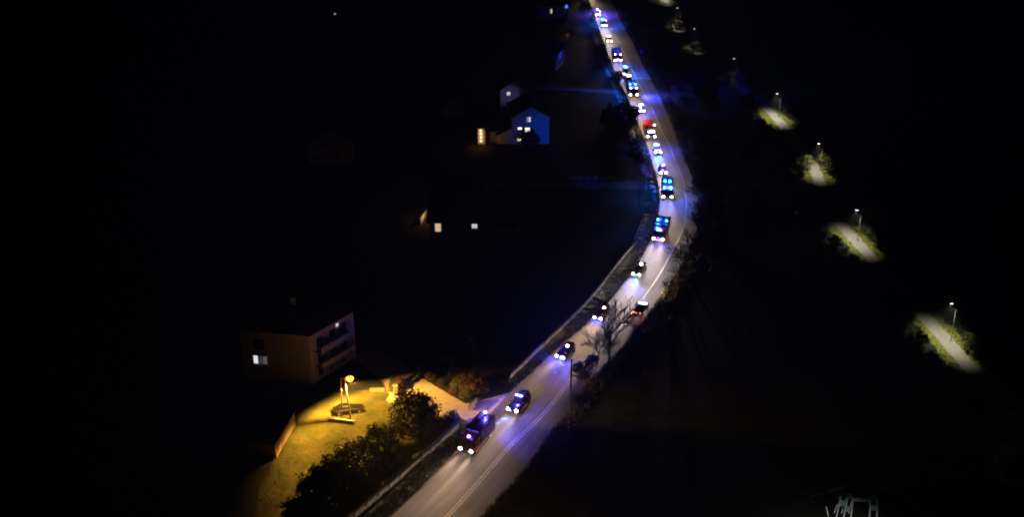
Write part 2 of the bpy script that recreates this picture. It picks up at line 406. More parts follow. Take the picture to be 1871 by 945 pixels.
def headlights(root, x, y, z, r, power, col=(1, .76, .58), cone=30, tilt=-.05, mat_=None, kind='headlight'):
    for s in (-1, 1):
        h = MB().lathe((x, s * y, z), [(r * 1.15, -.1), (r * 1.15, .02), (r, .025)], 12, 'x').build(kind, M_BLACK, root)
        MB().lathe((x, s * y, z), [(r, .03), (r * .8, .07), (r * .3, .09)], 12, 'x').build('headlight_lens', mat_ or M_HEAD, h, True)
        if power:
            low_beam(lamp('headlight_beam', 'SPOT', root, (x + .14, s * y, z), power * 13.5 * HEAD_GAIN[0], HEAD_COL[0] or col, (1, s * .02, 0), 150, .5, .06))

def beacon(root, x, y, z, kind, power=0, r=.25, h=.32, beam=None):
    col, st = GL[kind]
    b = MB().lathe((x, y, z), [(r * 1.1, 0), (r * 1.1, .05)], 10).build('beacon', M_BLACK, root)
    MB().lathe((x, y, z), [(r, .052), (r, h * .7), (r * .7, h), (r * .2, h + .03)], 10).build('beacon_dome', glow('glow_' + kind, col, st), b, True)
    if power: lamp('beacon_light', 'SPOT', root, (x, y, z + h + .5), power * 10, LC[kind], (0, 0, -1), 164, .35, .12)
    if beam: lamp('beacon_beam', 'SPOT', root, (x, y, z + h + .15), beam[0], col, beam[1], beam[2], 1, .12)
def bar(root, x, z, w, kind, power=0, hh=.13):
    col, st = GL[kind]
    b = MB().box(x - .14, x + .14, -w / 2, w / 2, z, z + .05).build('light_bar', M_BLACK, root)
    for s in (-1, 1):
        MB().box(x - .13, x + .13, s * w * .27 - w * .21, s * w * .27 + w * .21, z + .052, z + .05 + hh).build('bar_lens', glow('glow_' + kind, col, st), b)
    if power: lamp('beacon_light', 'SPOT', root, (x, 0, z + .75), power * 10, LC[kind], (0, 0, -1), 164, .35, .15)

def car(root, L=4.4, Wd=1.78, H=1.46, body=None, style='car', on=True, head=9000, hcol=(1, .74, .56), away=False):
    hl, hw = L / 2, Wd / 2
    belt = {'car': .92, 'suv': 1.08, 'van': 1.15}[style]; hood = {'car': .82, 'suv': 1.0, 'van': 1.05}[style]; gz = {'car': .18, 'suv': .24, 'van': .22}[style]
    if style == 'suv': H = max(H, 1.78)
    if style == 'van': H = max(H, 2.2)
    r = .33 if style == 'car' else .38
    def sec(x, w, zt, zb):
        w *= hw
        p = [(x, w * .9, zb), (x, w, zb + .16), (x, w, zt - .2), (x, w * .94, zt - .05), (x, w * .84, zt)]
        return p + [(a, -b, c) for a, b, c in reversed(p)]
    fx = {'car': .16, 'suv': .2, 'van': .33}[style]    # foot of the windscreen as a fraction of the length from the centre
    rx = {'car': -.40, 'suv': -.47, 'van': -.485}[style]
    secs = [sec(-hl, .86, belt - .12, gz + .12), sec(-hl + .08, .95, belt - .02, gz + .05), sec(-hl + .7, 1, belt, gz), sec(0, 1, belt, gz), sec(L * fx, 1, belt, gz),
            sec(L * fx + .25, 1, hood + .06, gz), sec(hl - .45, .98, hood - .04, gz), sec(hl - .1, .93, hood - .14, gz + .04), sec(hl, .84, hood - .26, gz + .1)]
    body_o = MB().loft(secs).build('body', body, root, True); body_o.data.polygons.foreach_set('use_smooth', [len(p.vertices) == 4 for p in body_o.data.polygons])
    wf, wr = hl - .82, -hl + .8
    for x in (wf, wr):
        for s in (-1, 1): MB().lathe((x, s * (hw - .02), r), [(r * 1.18, -.04), (r * 1.18, .03)], 18, 'y').build('wheel_arch', M_BLACK, root)
    for x in (wf, wr):
        for s in (-1, 1): wheel(root, x, s * (hw - .08), r, .22)
    # cabin
    sl = {'car': .95, 'suv': .75, 'van': .6}[style]; srr = {'car': .62, 'suv': .28, 'van': .08}[style]
    xb0, xb1 = L * rx, L * fx + .12; xt0, xt1 = xb0 + srr, xb1 - sl
    wb, wtp = hw * .86, hw * .7 if style != 'van' else hw * .8
    def ring(x0, x1, w, z): return [(x0, -w, z), (x1, -w * .96, z), (x1, w * .96, z), (x0, w, z)]
    cab = MB(); cab.loft([ring(xb0, xb1, wb, belt - .04), ring(xt0, xt1, wtp, H - .06), ring(xt0 + .08, xt1 - .1, wtp * .9, H)])
    cab.build('cabin', body, root)
    def panel(name, c, d=.012):
        c = [Vector(p) for p in c]; m = sum(c, Vector()) / 4; nrm = (c[1] - c[0]).cross(c[2] - c[1]).normalized()
        if nrm.dot(m - Vector((0, 0, belt))) < 0: nrm.negate()
        q = [m + (p - m) * .9 + nrm * d for p in c]; b_ = [p - nrm * (d + .02) for p in q]
        MB().loft([[tuple(p) for p in b_], [tuple(p) for p in q]]).build(name, M_GLASS, root)
    zb, zt = belt, H - .07
    def lerpw(z): k = (z - belt + .04) / (H - .06 - belt + .04); return wb + (wtp - wb) * k, xb1 + (xt1 - xb1) * k, xb0 + (xt0 - xb0) * k
    (w0, f0, r0), (w1, f1, r1) = lerpw(zb), lerpw(zt)
    panel('windscreen', [(f0, -w0 * .95, zb), (f0, w0 * .95, zb), (f1, w1 * .95, zt), (f1, -w1 * .95, zt)])
    panel('rear_window', [(r0, -w0, zb), (r0, w0, zb), (r1, w1, zt), (r1, -w1, zt)])
    mid0, mid1 = (f0 + r0) / 2, (f1 + r1) / 2
    for s in (-1, 1):
        panel('side_window', [(mid0 + .04, s * w0, zb), (f0 - .08, s * w0 * .97, zb), (f1 - .04, s * w1 * .97, zt), (mid1 + .04, s * w1, zt)])
        panel('side_window', [(r0 + .1, s * w0, zb), (mid0 - .04, s * w0, zb), (mid1 - .04, s * w1, zt), (r1 + .12, s * w1, zt)])
        mr = MB().box(f0 - .42, f0 - .24, s * hw + (-.02 if s > 0 else -.2), s * hw + (.2 if s > 0 else .02), belt - .02, belt + .14).build('mirror', M_BLACK, root, bevel=.03)
        MB().box(hl * .04, hl * .04 + .16, s * (hw + .004) - .012, s * (hw + .004) + .012, belt - .2, belt - .16).build('door_handle', M_BLACK, root)
    MB().box(hl - .03, hl + .035, -hw * .8, hw * .8, gz + .06, gz + .26).build('bumper', M_BLACK, root, bevel=.03)
    MB().box(hl - .06, hl + .02, -hw * .42, hw * .42, hood - .42, hood - .3).build('grille', M_BLACK, root)
    MB().box(-hl - .035, -hl + .03, -hw * .8, hw * .8, gz + .1, gz + .32).build('bumper', M_BLACK, root, bevel=.03)
    hz = hood - .28
    headlights(root, hl - .05, hw * .72, hz, .25, head if on else 0, hcol, mat_=M_HEAD if on else M_GLASS)
    for s in (-1, 1):
        MB().box(-hl - .02, -hl + .1, s * hw * .74 - .15, s * hw * .74 + .15, belt - .34, belt - .16).build('tail_light', M_TAIL if away else M_TAILOFF, root)
    if away:
        for s in (-1, 1): lamp('tail_glow', 'POINT', root, (-hl - .15, s * hw * .7, belt - .25), 50, RED)
        MB().box(-hl - .03, -hl + .02, -.26, .26, belt - .42, belt - .3).build('number_plate', glow('plate_lit', (1, .85, .8), 3), root)
    return hl, H, hood, hz

def engine(root, L=7.4, Wd=2.5, H=3.05, red=None, box=None, head=12000, hcol=(1, .74, .56), boxtruck=False):
    hl, hw = L / 2, Wd / 2; cabL = 2.5 if not boxtruck else 1.9; ch = 2.75 if not boxtruck else 2.45
    xc = hl - cabL
    MB().box(-hl + .1, hl - .3, -hw * .42, hw * .42, .55, .85).build('chassis', M_BLACK, root)
    def sec(x, z0, z1, w=1): return [(x, -hw * w, z0), (x, hw * w, z0), (x, hw * w, z1 - .22), (x, hw * w * .9, z1), (x, -hw * w * .9, z1), (x, -hw * w, z1 - .22)]
    MB().loft([sec(xc, .5, ch), sec(hl - .75, .5, ch), sec(hl - .35, .5, ch - .2), sec(hl - .1, .5, 1.62, .99), sec(hl, .5, 1.35, .97)]).build('cab', red, root, bevel=.03)
    def slab(name, x0, z0, x1, z1, w0, w1, m, d=.02):
        MB().loft([[(x0 + d, -w0, z0), (x0 + d, w0, z0), (x1 + d, w1, z1), (x1 + d, -w1, z1)], [(x0 - .06, -w0, z0), (x0 - .06, w0, z0), (x1 - .06, w1, z1), (x1 - .06, -w1, z1)]]).build(name, m, root)
    slab('windscreen', hl - .13, 1.68, hl - .33, ch - .28, hw * .9, hw * .88, M_GLASS)
    for s in (-1, 1):
        y = s * (hw + .006)
        for x0, x1 in (((xc + .12, xc + 1.05), (xc + 1.25, hl - .5)) if not boxtruck else ((xc + .6, hl - .5),)):
            MB().box(x0, x1, y - .015, y + .015, 1.65, ch - .35).build('side_window', M_GLASS, root)
            MB().box(x0, x1, y - .012, y + .008, .72, 1.6).build('door', red, root)
            MB().box(x0 + .1, x0 + .25, y - .03, y + .03, 1.45, 1.5).build('door_handle', M_BLACK, root)
        MB().box(hl - .42, hl - .28, s * (hw + .14) - .12, s * (hw + .14) + .12, 1.7, 2.2).build('mirror', M_BLACK, root, bevel=.03)
    # body
    x0, x1 = -hl, xc - .12
    MB().loft([[(x, -hw, .62), (x, hw, .62), (x, hw, H - .08), (x, hw * .96, H), (x, -hw * .96, H), (x, -hw, H - .08)] for x in (x0, x1)]).build('body', box, root)
    if not boxtruck:
        n = 3; seg = (x1 - x0 - .3) / n
        for s in (-1, 1):
            for k in range(n):
                a = x0 + .15 + k * seg; sh = MB()
                z = 1.0 if k != 1 else 1.25
                while z < 2.6: sh.box(a + .05, a + seg - .05, s * (hw + .004) - .02, s * (hw + .004) + .014, z, z + .1); z += .115
                sh.build('roller_shutter', M_REDSHUT, root)
        rails = MB().box(x0, x1, -hw, -hw + .08, H + .003, H + .24).box(x0, x1, hw - .08, hw, H + .003, H + .24)
        rails.build('roof_rail', box, root)
        ld = MB().box(x0 + .2, x1 - .1, .2, .26, H + .12, H + .2).box(x0 + .2, x1 - .1, .66, .72, H + .12, H + .2).build('ladder', M_SILVER, root)
        rm = MB().box(-.025, .025, -.2, .2, -.025, .025).mesh('rung', M_SILVER)
        x = x0 + .4
        while x < x1 - .2: inst('rung', rm, ld, (x, .46, H + .16)); x += .35
        MB().box(x0 + .4, x0 + 2.2, -.95, -.25, H + .004, H + .28).build('roof_locker', M_SILVER, root)
    else:
        for s in (-1, 1): MB().box(x0 + .1, x1 - .1, s * (hw + .004) - .015, s * (hw + .004) + .015, .68, .86).build('side_skirt', M_BLACK, root)
    MB().box(hl - .1, hl + .12, -hw * .98, hw * .98, .38, .78).build('bumper', mat('bumper_white', (.6, .6, .58), .5) if not boxtruck else M_BLACK, root, bevel=.04)
    MB().box(hl - .05, hl + .025, -hw * .55, hw * .55, .98, 1.28).build('grille', M_BLACK, root)
    for x in (hl - 1.25, -hl + 1.7):
        for s in (-1, 1): wheel(root, x, s * (hw - .2), .5, .32)
    headlights(root, hl + .04, hw * .74, .92, .27, head, hcol)
    for s in (-1, 1): MB().box(-hl - .03, -hl + .05, s * hw * .85 - .1, s * hw * .85 + .1, .8, 1.15).build('tail_light', M_TAILOFF, root)
    return hl, ch, H, xc

def beam_to(root, loc, target, power, col, cone):
    bpy.context.view_layer.update()
    d = root.matrix_world.inverted() @ target - Vector(loc)
    return lamp('beacon_beam', 'SPOT', root, loc, power, col, d, cone, 1, .1)
def heading(y):
    i = min(range(2, NR - 2), key=lambda k: abs(LE[k].y - y)); d = (LE[i + 2] - LE[i - 2]) + (CL[i + 2] - CL[i - 2]); return math.atan2(d.y, d.x)
def place(px, py, hz, L, rz=None, name='patrol_car', label='', cat='car', group=None, dh=0):
    p = at(px, py, hz); a = heading(p.y) if rz is None else rz; a += R(dh)
    HEAD_COL[0] = TINTS[len([o for o in COL.objects if o.get('group') == CV]) % len(TINTS)]
    c = p - Vector((math.cos(a), math.sin(a), 0)) * (L / 2); c.z = .034
    return thing(name, label, cat, c, a, group)
CV = 'emergency convoy driving down the road'
RED_P = paint('red', (.3, .012, .01)); DRED = paint('dark_red', (.09, .006, .006)); BLK = paint('black', (.012, .012, .014)); WHT = paint('white', (.7, .7, .72)); SIL = paint('silver', (.35, .36, .38)); DGRY = paint('dark_grey', (.03, .03, .034)); DBLU = paint('dark_blue', (.015, .02, .08)); MAR = paint('maroon', (.14, .02, .02))

def fire(px, py, label, red=RED_P, box=DRED, dh=0, **k):
    t = place(px, py, .92, 7.4, None, 'fire_engine', label, 'fire engine', CV, dh); return (t, *engine(t, red=red, box=box, **k))
def auto(px, py, label, body, style='car', L=4.4, dh=0, name=None, **k):
    hood = {'car': .82, 'suv': 1.0, 'van': 1.05}[style]
    nm, ct = {'car': ('response_car', 'car'), 'suv': ('response_jeep', 'off-roader'), 'van': ('response_van', 'van')}[style]
    t = place(px, py, hood - .28, L, None, name or nm, label, ct, CV, dh); return (t, *car(t, L=L, body=body, style=style, **k))

# nearest first
t, hl, ch, H, xc = fire(851, 823, 'nearest fire engine with red cab roof, one blue lamp on cab and one at rear')
beacon(t, hl - .75, .15, ch, 'blueb', 15); beacon(t, -hl + .4, -.25, H + .3, 'blueb', 60); lamp('beacon_light', 'SPOT', t, (-hl + 1, 1.5, H + .4), 5500, (.1, .06, 1), (-.3, .8, -.6), 110, 1, .1); lamp('beacon_light', 'SPOT', t, (-hl + 1, -1.5, H + .4), 900, (.08, .06, 1), (-.2, -.8, -.5), 110, 1, .1)
MB().box(xc - .1, xc + .05, -1.1, .9, ch + .004, ch + .18).build('light_bar', WHT, t)
t, hl, H, hood, hz = auto(937, 749.5, 'dark off-roader with lit blue roof bar directly behind the nearest fire engine', BLK, 'suv', 4.7); t.scale = (1.12,) * 3
bar(t, .1, H + .01, 1.1, 'blueb', 250); beacon(t, hl + .02, -.25, .5, 'azure', 0, .09, .12); lamp('grille_strobe', 'SPOT', t, (hl + .25, -.2, .6), 6000, AZUR, (1, 0, -.35), 80)
t, hl, H, hood, hz = auto(1023, 653, 'dark red car with strong blue grille strobe and warm roof lamp', DRED, 'suv', 4.6)
beacon(t, .1, .3, H, 'warm', 0); beacon(t, hl + .02, .42, .5, 'blue', 0, .32, .45); beacon(t, hl + .02, .6, .72, 'blueb', 0, .12, .16); lamp('grille_strobe', 'POINT', t, (hl + .6, .3, .85), 5000, BLUE)
t, hl, H, hood, hz = auto(1092, 582, 'maroon car with warm roof lamp passing behind the tall bare tree', MAR, 'suv', 4.6)
beacon(t, .1, .3, H, 'warm', 0); beacon(t, hl + .02, .1, .5, 'blueb', 0, .08, .12); lamp('grille_strobe', 'POINT', t, (hl + .35, .0, .7), 900, BLUE)
t, hl, H, hood, hz = auto(1162.5, 502, 'black off-roader with white roof lamp and cyan grille strobe on the bend', BLK, 'suv', 4.7)
beacon(t, -.2, .25, H, 'white', 0); beacon(t, hl + .02, -.05, .5, 'cyan', 0, .12, .2); lamp('grille_strobe', 'SPOT', t, (hl + .25, 0, .7), 12000, (.02, .12, 1), (1, 0, -.3), 90)
HEAD_GAIN[0] = .85
t, hl, ch, H, xc = fire(1202.5, 437, 'fire engine on the bend with a wide white and blue lamp above the windscreen')
beacon(t, hl - .5, .3, ch - .15, 'blueb', 35, .26); beacon(t, hl - .5, -.25, ch - .15, 'azure', 60, .26)
beacon(t, -hl + 3.2, .9, H + .25, 'azure', 0); beacon(t, -hl + 3.2, -.9, H + .25, 'azure', 300, .2); beacon(t, hl + .14, 0, .7, 'blue', 150, .08, .1)
beam_to(t, (hl - .6, -1.4, ch + .6), at(992, 248, 2), 52000, (0, .085, 1), 17)
HEAD_GAIN[0] = .32
t, hl, ch, H, xc = fire(1219.5, 360, 'fire engine with cyan lit roof between the bend and the small red car')
for s in (-1, 1): beacon(t, hl - .7, s * .75, ch, 'azure', 500, .18)
beacon(t, xc - .8, .5, H + .2, 'cyan', 220, .3); beacon(t, xc - .8, -.6, H + .2, 'cyan', 220, .3)
t, hl, H, hood, hz = auto(1212, 316, 'small maroon car with one white lamp on its dark roof', MAR, 'car', 4.1)
beacon(t, -.4, .2, H, 'white', 0, .18); lamp('beacon_light', 'SPOT', t, (-.4, .2, H + .8), 3000, (.1, .07, 1), (0, 0, -1), 164, .35, .1)
t, hl, H, hood, hz = auto(1202.5, 278.5, 'blue lit patrol car behind the small maroon car', SIL, 'suv', 4.5)
bar(t, .1, H + .01, .9, 'blueb', 700); lamp('beacon_light', 'POINT', t, (0, -.3, H + 1.0), 700, (.07, .06, 1), rad=.15); beam_to(t, (0, -.9, H + .7), at(940, 178, 5), 26000, (.32, .25, .8), 9); beacon(t, -.2, -.72, H - .1, 'azure', 500, .12); beacon(t, hl + .02, 0, .5, 'azure', 0, .08, .12); lamp('grille_strobe', 'SPOT', t, (hl + .25, 0, .7), 9000, AZUR, (1, 0, -.3), 90)  # point light and lavender beam added to bring out the pale house behind
p = place(1190, 249.5, .92, 6.8, None, 'box_truck', 'white cab truck with red box body and glaring white windscreen bar', 'truck', CV)
hl, ch, H, xc = engine(p, 6.8, 2.4, 3.1, red=WHT, box=RED_P, head=14000, boxtruck=True); t = p
MB().box(hl - .4, hl - .2, -.8, .8, ch - .5, ch - .2).build('light_bar', glow('glow_white', WHIT, 30), t); beacon(t, xc - .3, 1.0, H + .01, 'warm', 12); lamp('box_fill_light', 'SPOT', t, (-2.2, -2.0, H + 1.0), 1600, (1, .85, .75), (0, .75, -1), 150, .5, .1)  # last spot hangs free without a fitting, added to bring out the red box
HEAD_GAIN[0] = .25
t, hl, H, hood, hz = auto(1172.5, 203, 'patrol car with white roof bar and blue bonnet behind the red box truck', DBLU, 'suv', 4.5)
bar(t, .1, H + .01, 1.2, 'white', 20); lamp('beacon_light', 'SPOT', t, (.9, 0, H + .5), 6000, (.06, .05, 1), (0, 0, -1), 164, .35, .1); None; MB().box(hl - .02, hl + .06, -.5, .5, .62, .76).build('bar_lens', glow('glow_white', WHIT, 30), t)
t, hl, ch, H, xc = fire(1158, 173, 'red fire engine with two white roof lamps over a black windscreen')
for s in (-1, 1): beacon(t, hl - .5, s * .8, ch - .2, 'white', 0, .14); beacon(t, xc, s * .8, H, 'azure', 900, .2)
lamp('beacon_beam', 'SPOT', t, (hl - 1, 1.4, ch + .6), 40000, (.06, .06, 1), (.3, 1, -.6), 95); beam_to(t, (hl - 1, -1.4, ch + .6), at(1040, 163, 0), 14000, (.02, .03, 1), 26); beam_to(t, (xc, 1.4, ch + .6), at(1290, 160, 2), 40000, (.03, .03, 1), 50)
t, hl, H, hood, hz = auto(1150, 151, 'white van with full white roof bar close behind the red fire engine', WHT, 'van', 5.2)
bar(t, .4, H + .01, 1.4, 'white', 30); beacon(t, hl + .02, 0, .5, 'white', 0, .14, .2)
t, hl, H, hood, hz = auto(1144.5, 135, 'silver van with one azure beacon and white grille lamp', SIL, 'van', 5.2)
beacon(t, .3, 0, H, 'azure', 1500, .26, .3); beacon(t, hl + .02, 0, .62, 'white', 0, .16, .22)
t, hl, ch, H, xc = fire(1129, 110, 'dark fire engine with paired lamps on cab corners and purple lit front', MAR, DGRY)
for s in (-1, 1): beacon(t, hl - .4, s * .85, ch - .25, 'white', 0, .12)
beacon(t, hl + .14, 0, .8, 'blue', 300, .12, .16); lamp('beacon_light', 'POINT', t, (xc, 0, H + 1.2), 2200, (.05, .05, 1), rad=.15); beam_to(t, (xc, -1.5, H + .9), at(976, 108, 3), 14000, (.05, .06, 1), 11)  # roof point light and beam added for the dim blue house, no beacon there
t, hl, H, hood, hz = auto(1113.5, 75, 'red car with white roof bar third from the far end', RED_P, 'suv', 4.5)
bar(t, .1, H + .01, 1.3, 'white', 40)
t, hl, H, hood, hz = auto(1104, 46.5, 'pale van with merged white headlights and azure beacon', SIL, 'van', 5.2, head=16000)
beacon(t, .5, -.3, H, 'azure', 1800, .24, .3); bar(t, hl + .0, .6, 1.0, 'white', 20); beacon(t, .6, .75, H - .3, 'white', 0, .12)
t, hl, H, hood, hz = auto(1092.5, 27, 'farthest patrol car with one large blue roof beacon', DBLU, 'suv', 4.5)
beacon(t, .1, 0, H, 'blueb', 2500, .34, .42); beacon(t, .1, .9, H - .5, 'white', 0, .1)
t, hl, H, hood, hz = auto(1073, -12, 'car just entering the picture at the far end of the road', RED_P, 'suv', 4.5)
HEAD_GAIN[0] = .22
HEAD_COL[0] = (1, .66, .36)
# oncoming car seen from behind
p = at(1163, 575); a = heading(p.y) + math.pi
t = thing('estate_car', 'dark estate car driving away uphill with red rear lights beside the bare tree', 'car', (p.x + .9, p.y + 1.5, .034), a)
car(t, 4.5, body=BLK, style='car', away=True, head=16000, hcol=(1, .72, .45))

# parked car on the lawn under the amber lamp
pA, pB = at(612, 757), at(662, 750); a = math.atan2((pB - pA).y, (pB - pA).x); c = (pA + pB) / 2
t = thing('parked_car', 'dark parked hatchback beside the leaning wooden pole on the lawn', 'car', (c.x, c.y, .02), a)
car(t, 4.9, body=mat('dark_car_paint', (.008, .006, .006), .45, var=.1, spec=.3), style='car', on=False)

def batwing(o, power, cap):
    """street-lamp optics: throws more light sideways so that the ground is lit evenly"""
    d = o.data; d.use_nodes = True; n = d.node_tree.nodes; l = d.node_tree.links; em = n['Emission']
    tc = n.new('ShaderNodeTexCoord'); sx = n.new('ShaderNodeSeparateXYZ'); l.new(tc.outputs['Normal'], sx.inputs[0])
    ab = n.new('ShaderNodeMath'); ab.operation = 'ABSOLUTE'; l.new(sx.outputs[2], ab.inputs[0])
    mx = n.new('ShaderNodeMath'); mx.operation = 'MAXIMUM'; mx.inputs[1].default_value = .1; l.new(ab.outputs[0], mx.inputs[0])
    pw_ = n.new('ShaderNodeMath'); pw_.operation = 'POWER'; pw_.inputs[1].default_value = -power; l.new(mx.outputs[0], pw_.inputs[0])
    mn = n.new('ShaderNodeMath'); mn.operation = 'MINIMUM'; mn.inputs[1].default_value = cap; l.new(pw_.outputs[0], mn.inputs[0]); l.new(mn.outputs[0], em.inputs['Strength'])
# ------------------------------------------------------------------ amber street lamp on twin poles
pb, pb2, hd = at(625, 768), at(641, 766), at(639, 691, 7.6)
t = thing('street_lamp', 'lit amber street lamp on a leaning pair of wooden poles', 'street lamp', pb)
lc = lambda p: tuple(Vector(p) - pb)
top1, top2 = at(623, 693, 7.6), at(629, 691, 7.7)
def banded(name, a, b, r):
    a, b = Vector(lc(a)), Vector(lc(b)); o = MB(); n = 12
    for k in range(n): o.tube(a.lerp(b, k / n), a.lerp(b, (k + 1) / n), r * (1 - .3 * k / n) * (1.04 if k % 2 else .97), r * (1 - .3 * (k + 1) / n), 8, True)
    return o.build(name, M_PALEWOOD, t)
banded('pole', pb, top1, .13); banded('pole', pb2, top2, .16)
MB().tube(lc(top1), lc(top2), .05, .05).build('cross_arm', M_METAL, t)
MB().tube(lc(top2), lc(hd + Vector((-.25, 0, .25))), .045, .045).build('lamp_arm', M_METAL, t)
h = Vector(lc(hd))
hdo = MB().lathe(h, [(.06, .26), (.14, .22), (.22, .12), (.26, .058)], 12).build('lamp_head', M_METAL, t)
MB().lathe(h, [(.05, -.62), (.4, -.48), (.6, -.15), (.52, .055)], 12).build('lamp_globe', glow('sodium_glow', (1, .33, .035), 7), hdo, True)
batwing(lamp('sodium_light', 'SPOT', t, h - Vector((0, 0, .75)), 13500, (1, .5, .075), (.34, -.3, -1), 150, .35, .2), 2.6, 9)
ws = at(600, 763, .75); we = at(647, 769, .75)
d = we - ws; t = thing('low_wall', 'low wall with pale coping in front of the parked car', 'wall', (ws.x, ws.y, 0), math.atan2(d.y, d.x)); ln = d.length
MB().box(0, ln, -.14, .14, 0, .6).build('wall_base', mat('dark_brick', (.08, .05, .035), .9, var=.4, bump=.4), t)
for k in range(6): MB().box(ln * k / 6 + .01, ln * (k + 1) / 6 - .01, -.15, .15, .602, .7).build('coping_stone', M_PALEWOOD, t)
# cable from pole top to the big house
t = MB(); A, B = top1, at(568, 640, 7)
for k in range(14):
    f = lambda u: A.lerp(B, u) - Vector((0, 0, 1.2 * 4 * u * (1 - u)))
    t.tube(f(k / 14), f((k + 1) / 14), .025, .025, 4, False)
tag(t.build('overhead_cable', M_BLACK), 'thin overhead cable from the amber lamp pole to the big house', 'cable')

# ------------------------------------------------------------------ path lamps (cool white)
heads = [((1738, 555), 7.6, 1.1), ((1565, 384), 7.2, 1), ((1497, 263), 7.0, .9), ((1405, 171), 7.0, 1.2), ((1331, 108), 7.0, .12), ((1260, 53), 7.0, .2), ((1236, 14), 7.0, .5), ((1212, -34), 7.0, .8)]
plab = ['nearest lit path lamp, largest pool of light on the park path', 'second path lamp up from the nearest, by a straight stretch of grass', 'third path lamp up, beside the yellow green bush', 'fourth path lamp up, half hidden by lit bare branches', 'fifth path lamp up, dim, among grey twigs', 'sixth path lamp up, very dim, with a tiny grey patch', 'seventh path lamp up, beside the lit yellow tree', 'farthest path lamp lighting the path end at the top']
for k, ((px, py), hgt, pw) in enumerate(heads):
    hp = at(px, py, hgt)
    j = min(range(len(PP)), key=lambda q: (PP[q] - Vector((hp.x, hp.y, 0))).length)
    if k > 1: q = PP[j]; hp.x += (q.x - hp.x) * .8; hp.y += (q.y - hp.y) * .8
    base = Vector((hp.x + 1.1, hp.y + .1, 0))
    t = thing('path_lamp', plab[k], 'path lamp', base, 0, 'lamps along the park path')
    MB().tube((0, 0, 0), (0, 0, .9), .1, .1, 8).tube((0, 0, .9), (0, 0, hgt - .05), .06, .04, 8).build('post', M_LPOST, t)
    MB().tube((0, 0, hgt - .1), (-.8, -.08, hgt + .06), .035, .03, 6).build('arm', M_METAL, t)
    h = MB().box(-1.35, -.75, -.22, .04, hgt + .02, hgt + .1).build('lamp_head', M_METAL, t, bevel=.02)
    MB().box(-1.3, -.8, -.19, .01, hgt - .03, hgt + .018).build('lamp_lens', glow('led_glow' if pw > .5 else 'led_glow_dim', (1, .97, .85), 12 if pw > .5 else 5), h)
    td = PP[min(j + 2, len(PP) - 1)] - PP[max(0, j - 2)]
    lo_ = lamp('led_light', 'SPOT', t, (-1.08, -.09, hgt - .08), 5200 * pw, (1, .95, .74), None, 90 if pw > .7 else 66, 1, .12, 1.6); lo_.rotation_euler = (0, 0, math.atan2(td.y, td.x)); batwing(lo_, .9, 3)

# ------------------------------------------------------------------ houses
LITW = glow('window_lit', (1, .93, .8), 1.6); LITD = glow('window_dim', (1, .62, .35), .28); LITA = glow('door_lit', (1, .66, .4), .75); LITG = glow('window_grey', (.9, .9, 1), .75)
M_FRAME = mat('window_frame', (.5, .5, .5), .5, var=.1)
def window(root, face, u, z, w, h, pane, m=None, mull=1):
    """face(u, z, out) -> local point; a recessed frame with panes"""
    fr = MB(); th = .07
    def bx(mb, u0, u1, z0, z1, d0, d1):
        c = [face(a, b_, d) for d in (d0, d1) for a, b_ in ((u0, z0), (u1, z0), (u1, z1), (u0, z1))]
        mb.loft([c[:4], c[4:]])
    bx(fr, u - w / 2 - th, u + w / 2 + th, z - th, z, -.05, .06); bx(fr, u - w / 2 - th, u + w / 2 + th, z + h, z + h + th, -.05, .06)
    bx(fr, u - w / 2 - th, u - w / 2, z, z + h, -.05, .06); bx(fr, u + w / 2, u + w / 2 + th, z, z + h, -.05, .06)
    for k in range(mull): q = u - w / 2 + w * (k + 1) / (mull + 1); bx(fr, q - .035, q + .035, z + .002, z + h - .002, -.04, .05)
    o = fr.build('window', m or M_FRAME, root)
    n = mull + 1
    for k in range(n):
        p = MB(); bx(p, u - w / 2 + w * k / n + .02, u - w / 2 + w * (k + 1) / n - .02, z + .01, z + h - .01, -.04, .02)
        p.build('pane', pane[k % len(pane)] if isinstance(pane, (list, tuple)) else pane, o)
    s = MB(); bx(s, u - w / 2 - .12, u + w / 2 + .12, z - th - .08, z - th - .003, -.03, .14); s.build('sill', M_FRAME, o)
    return o
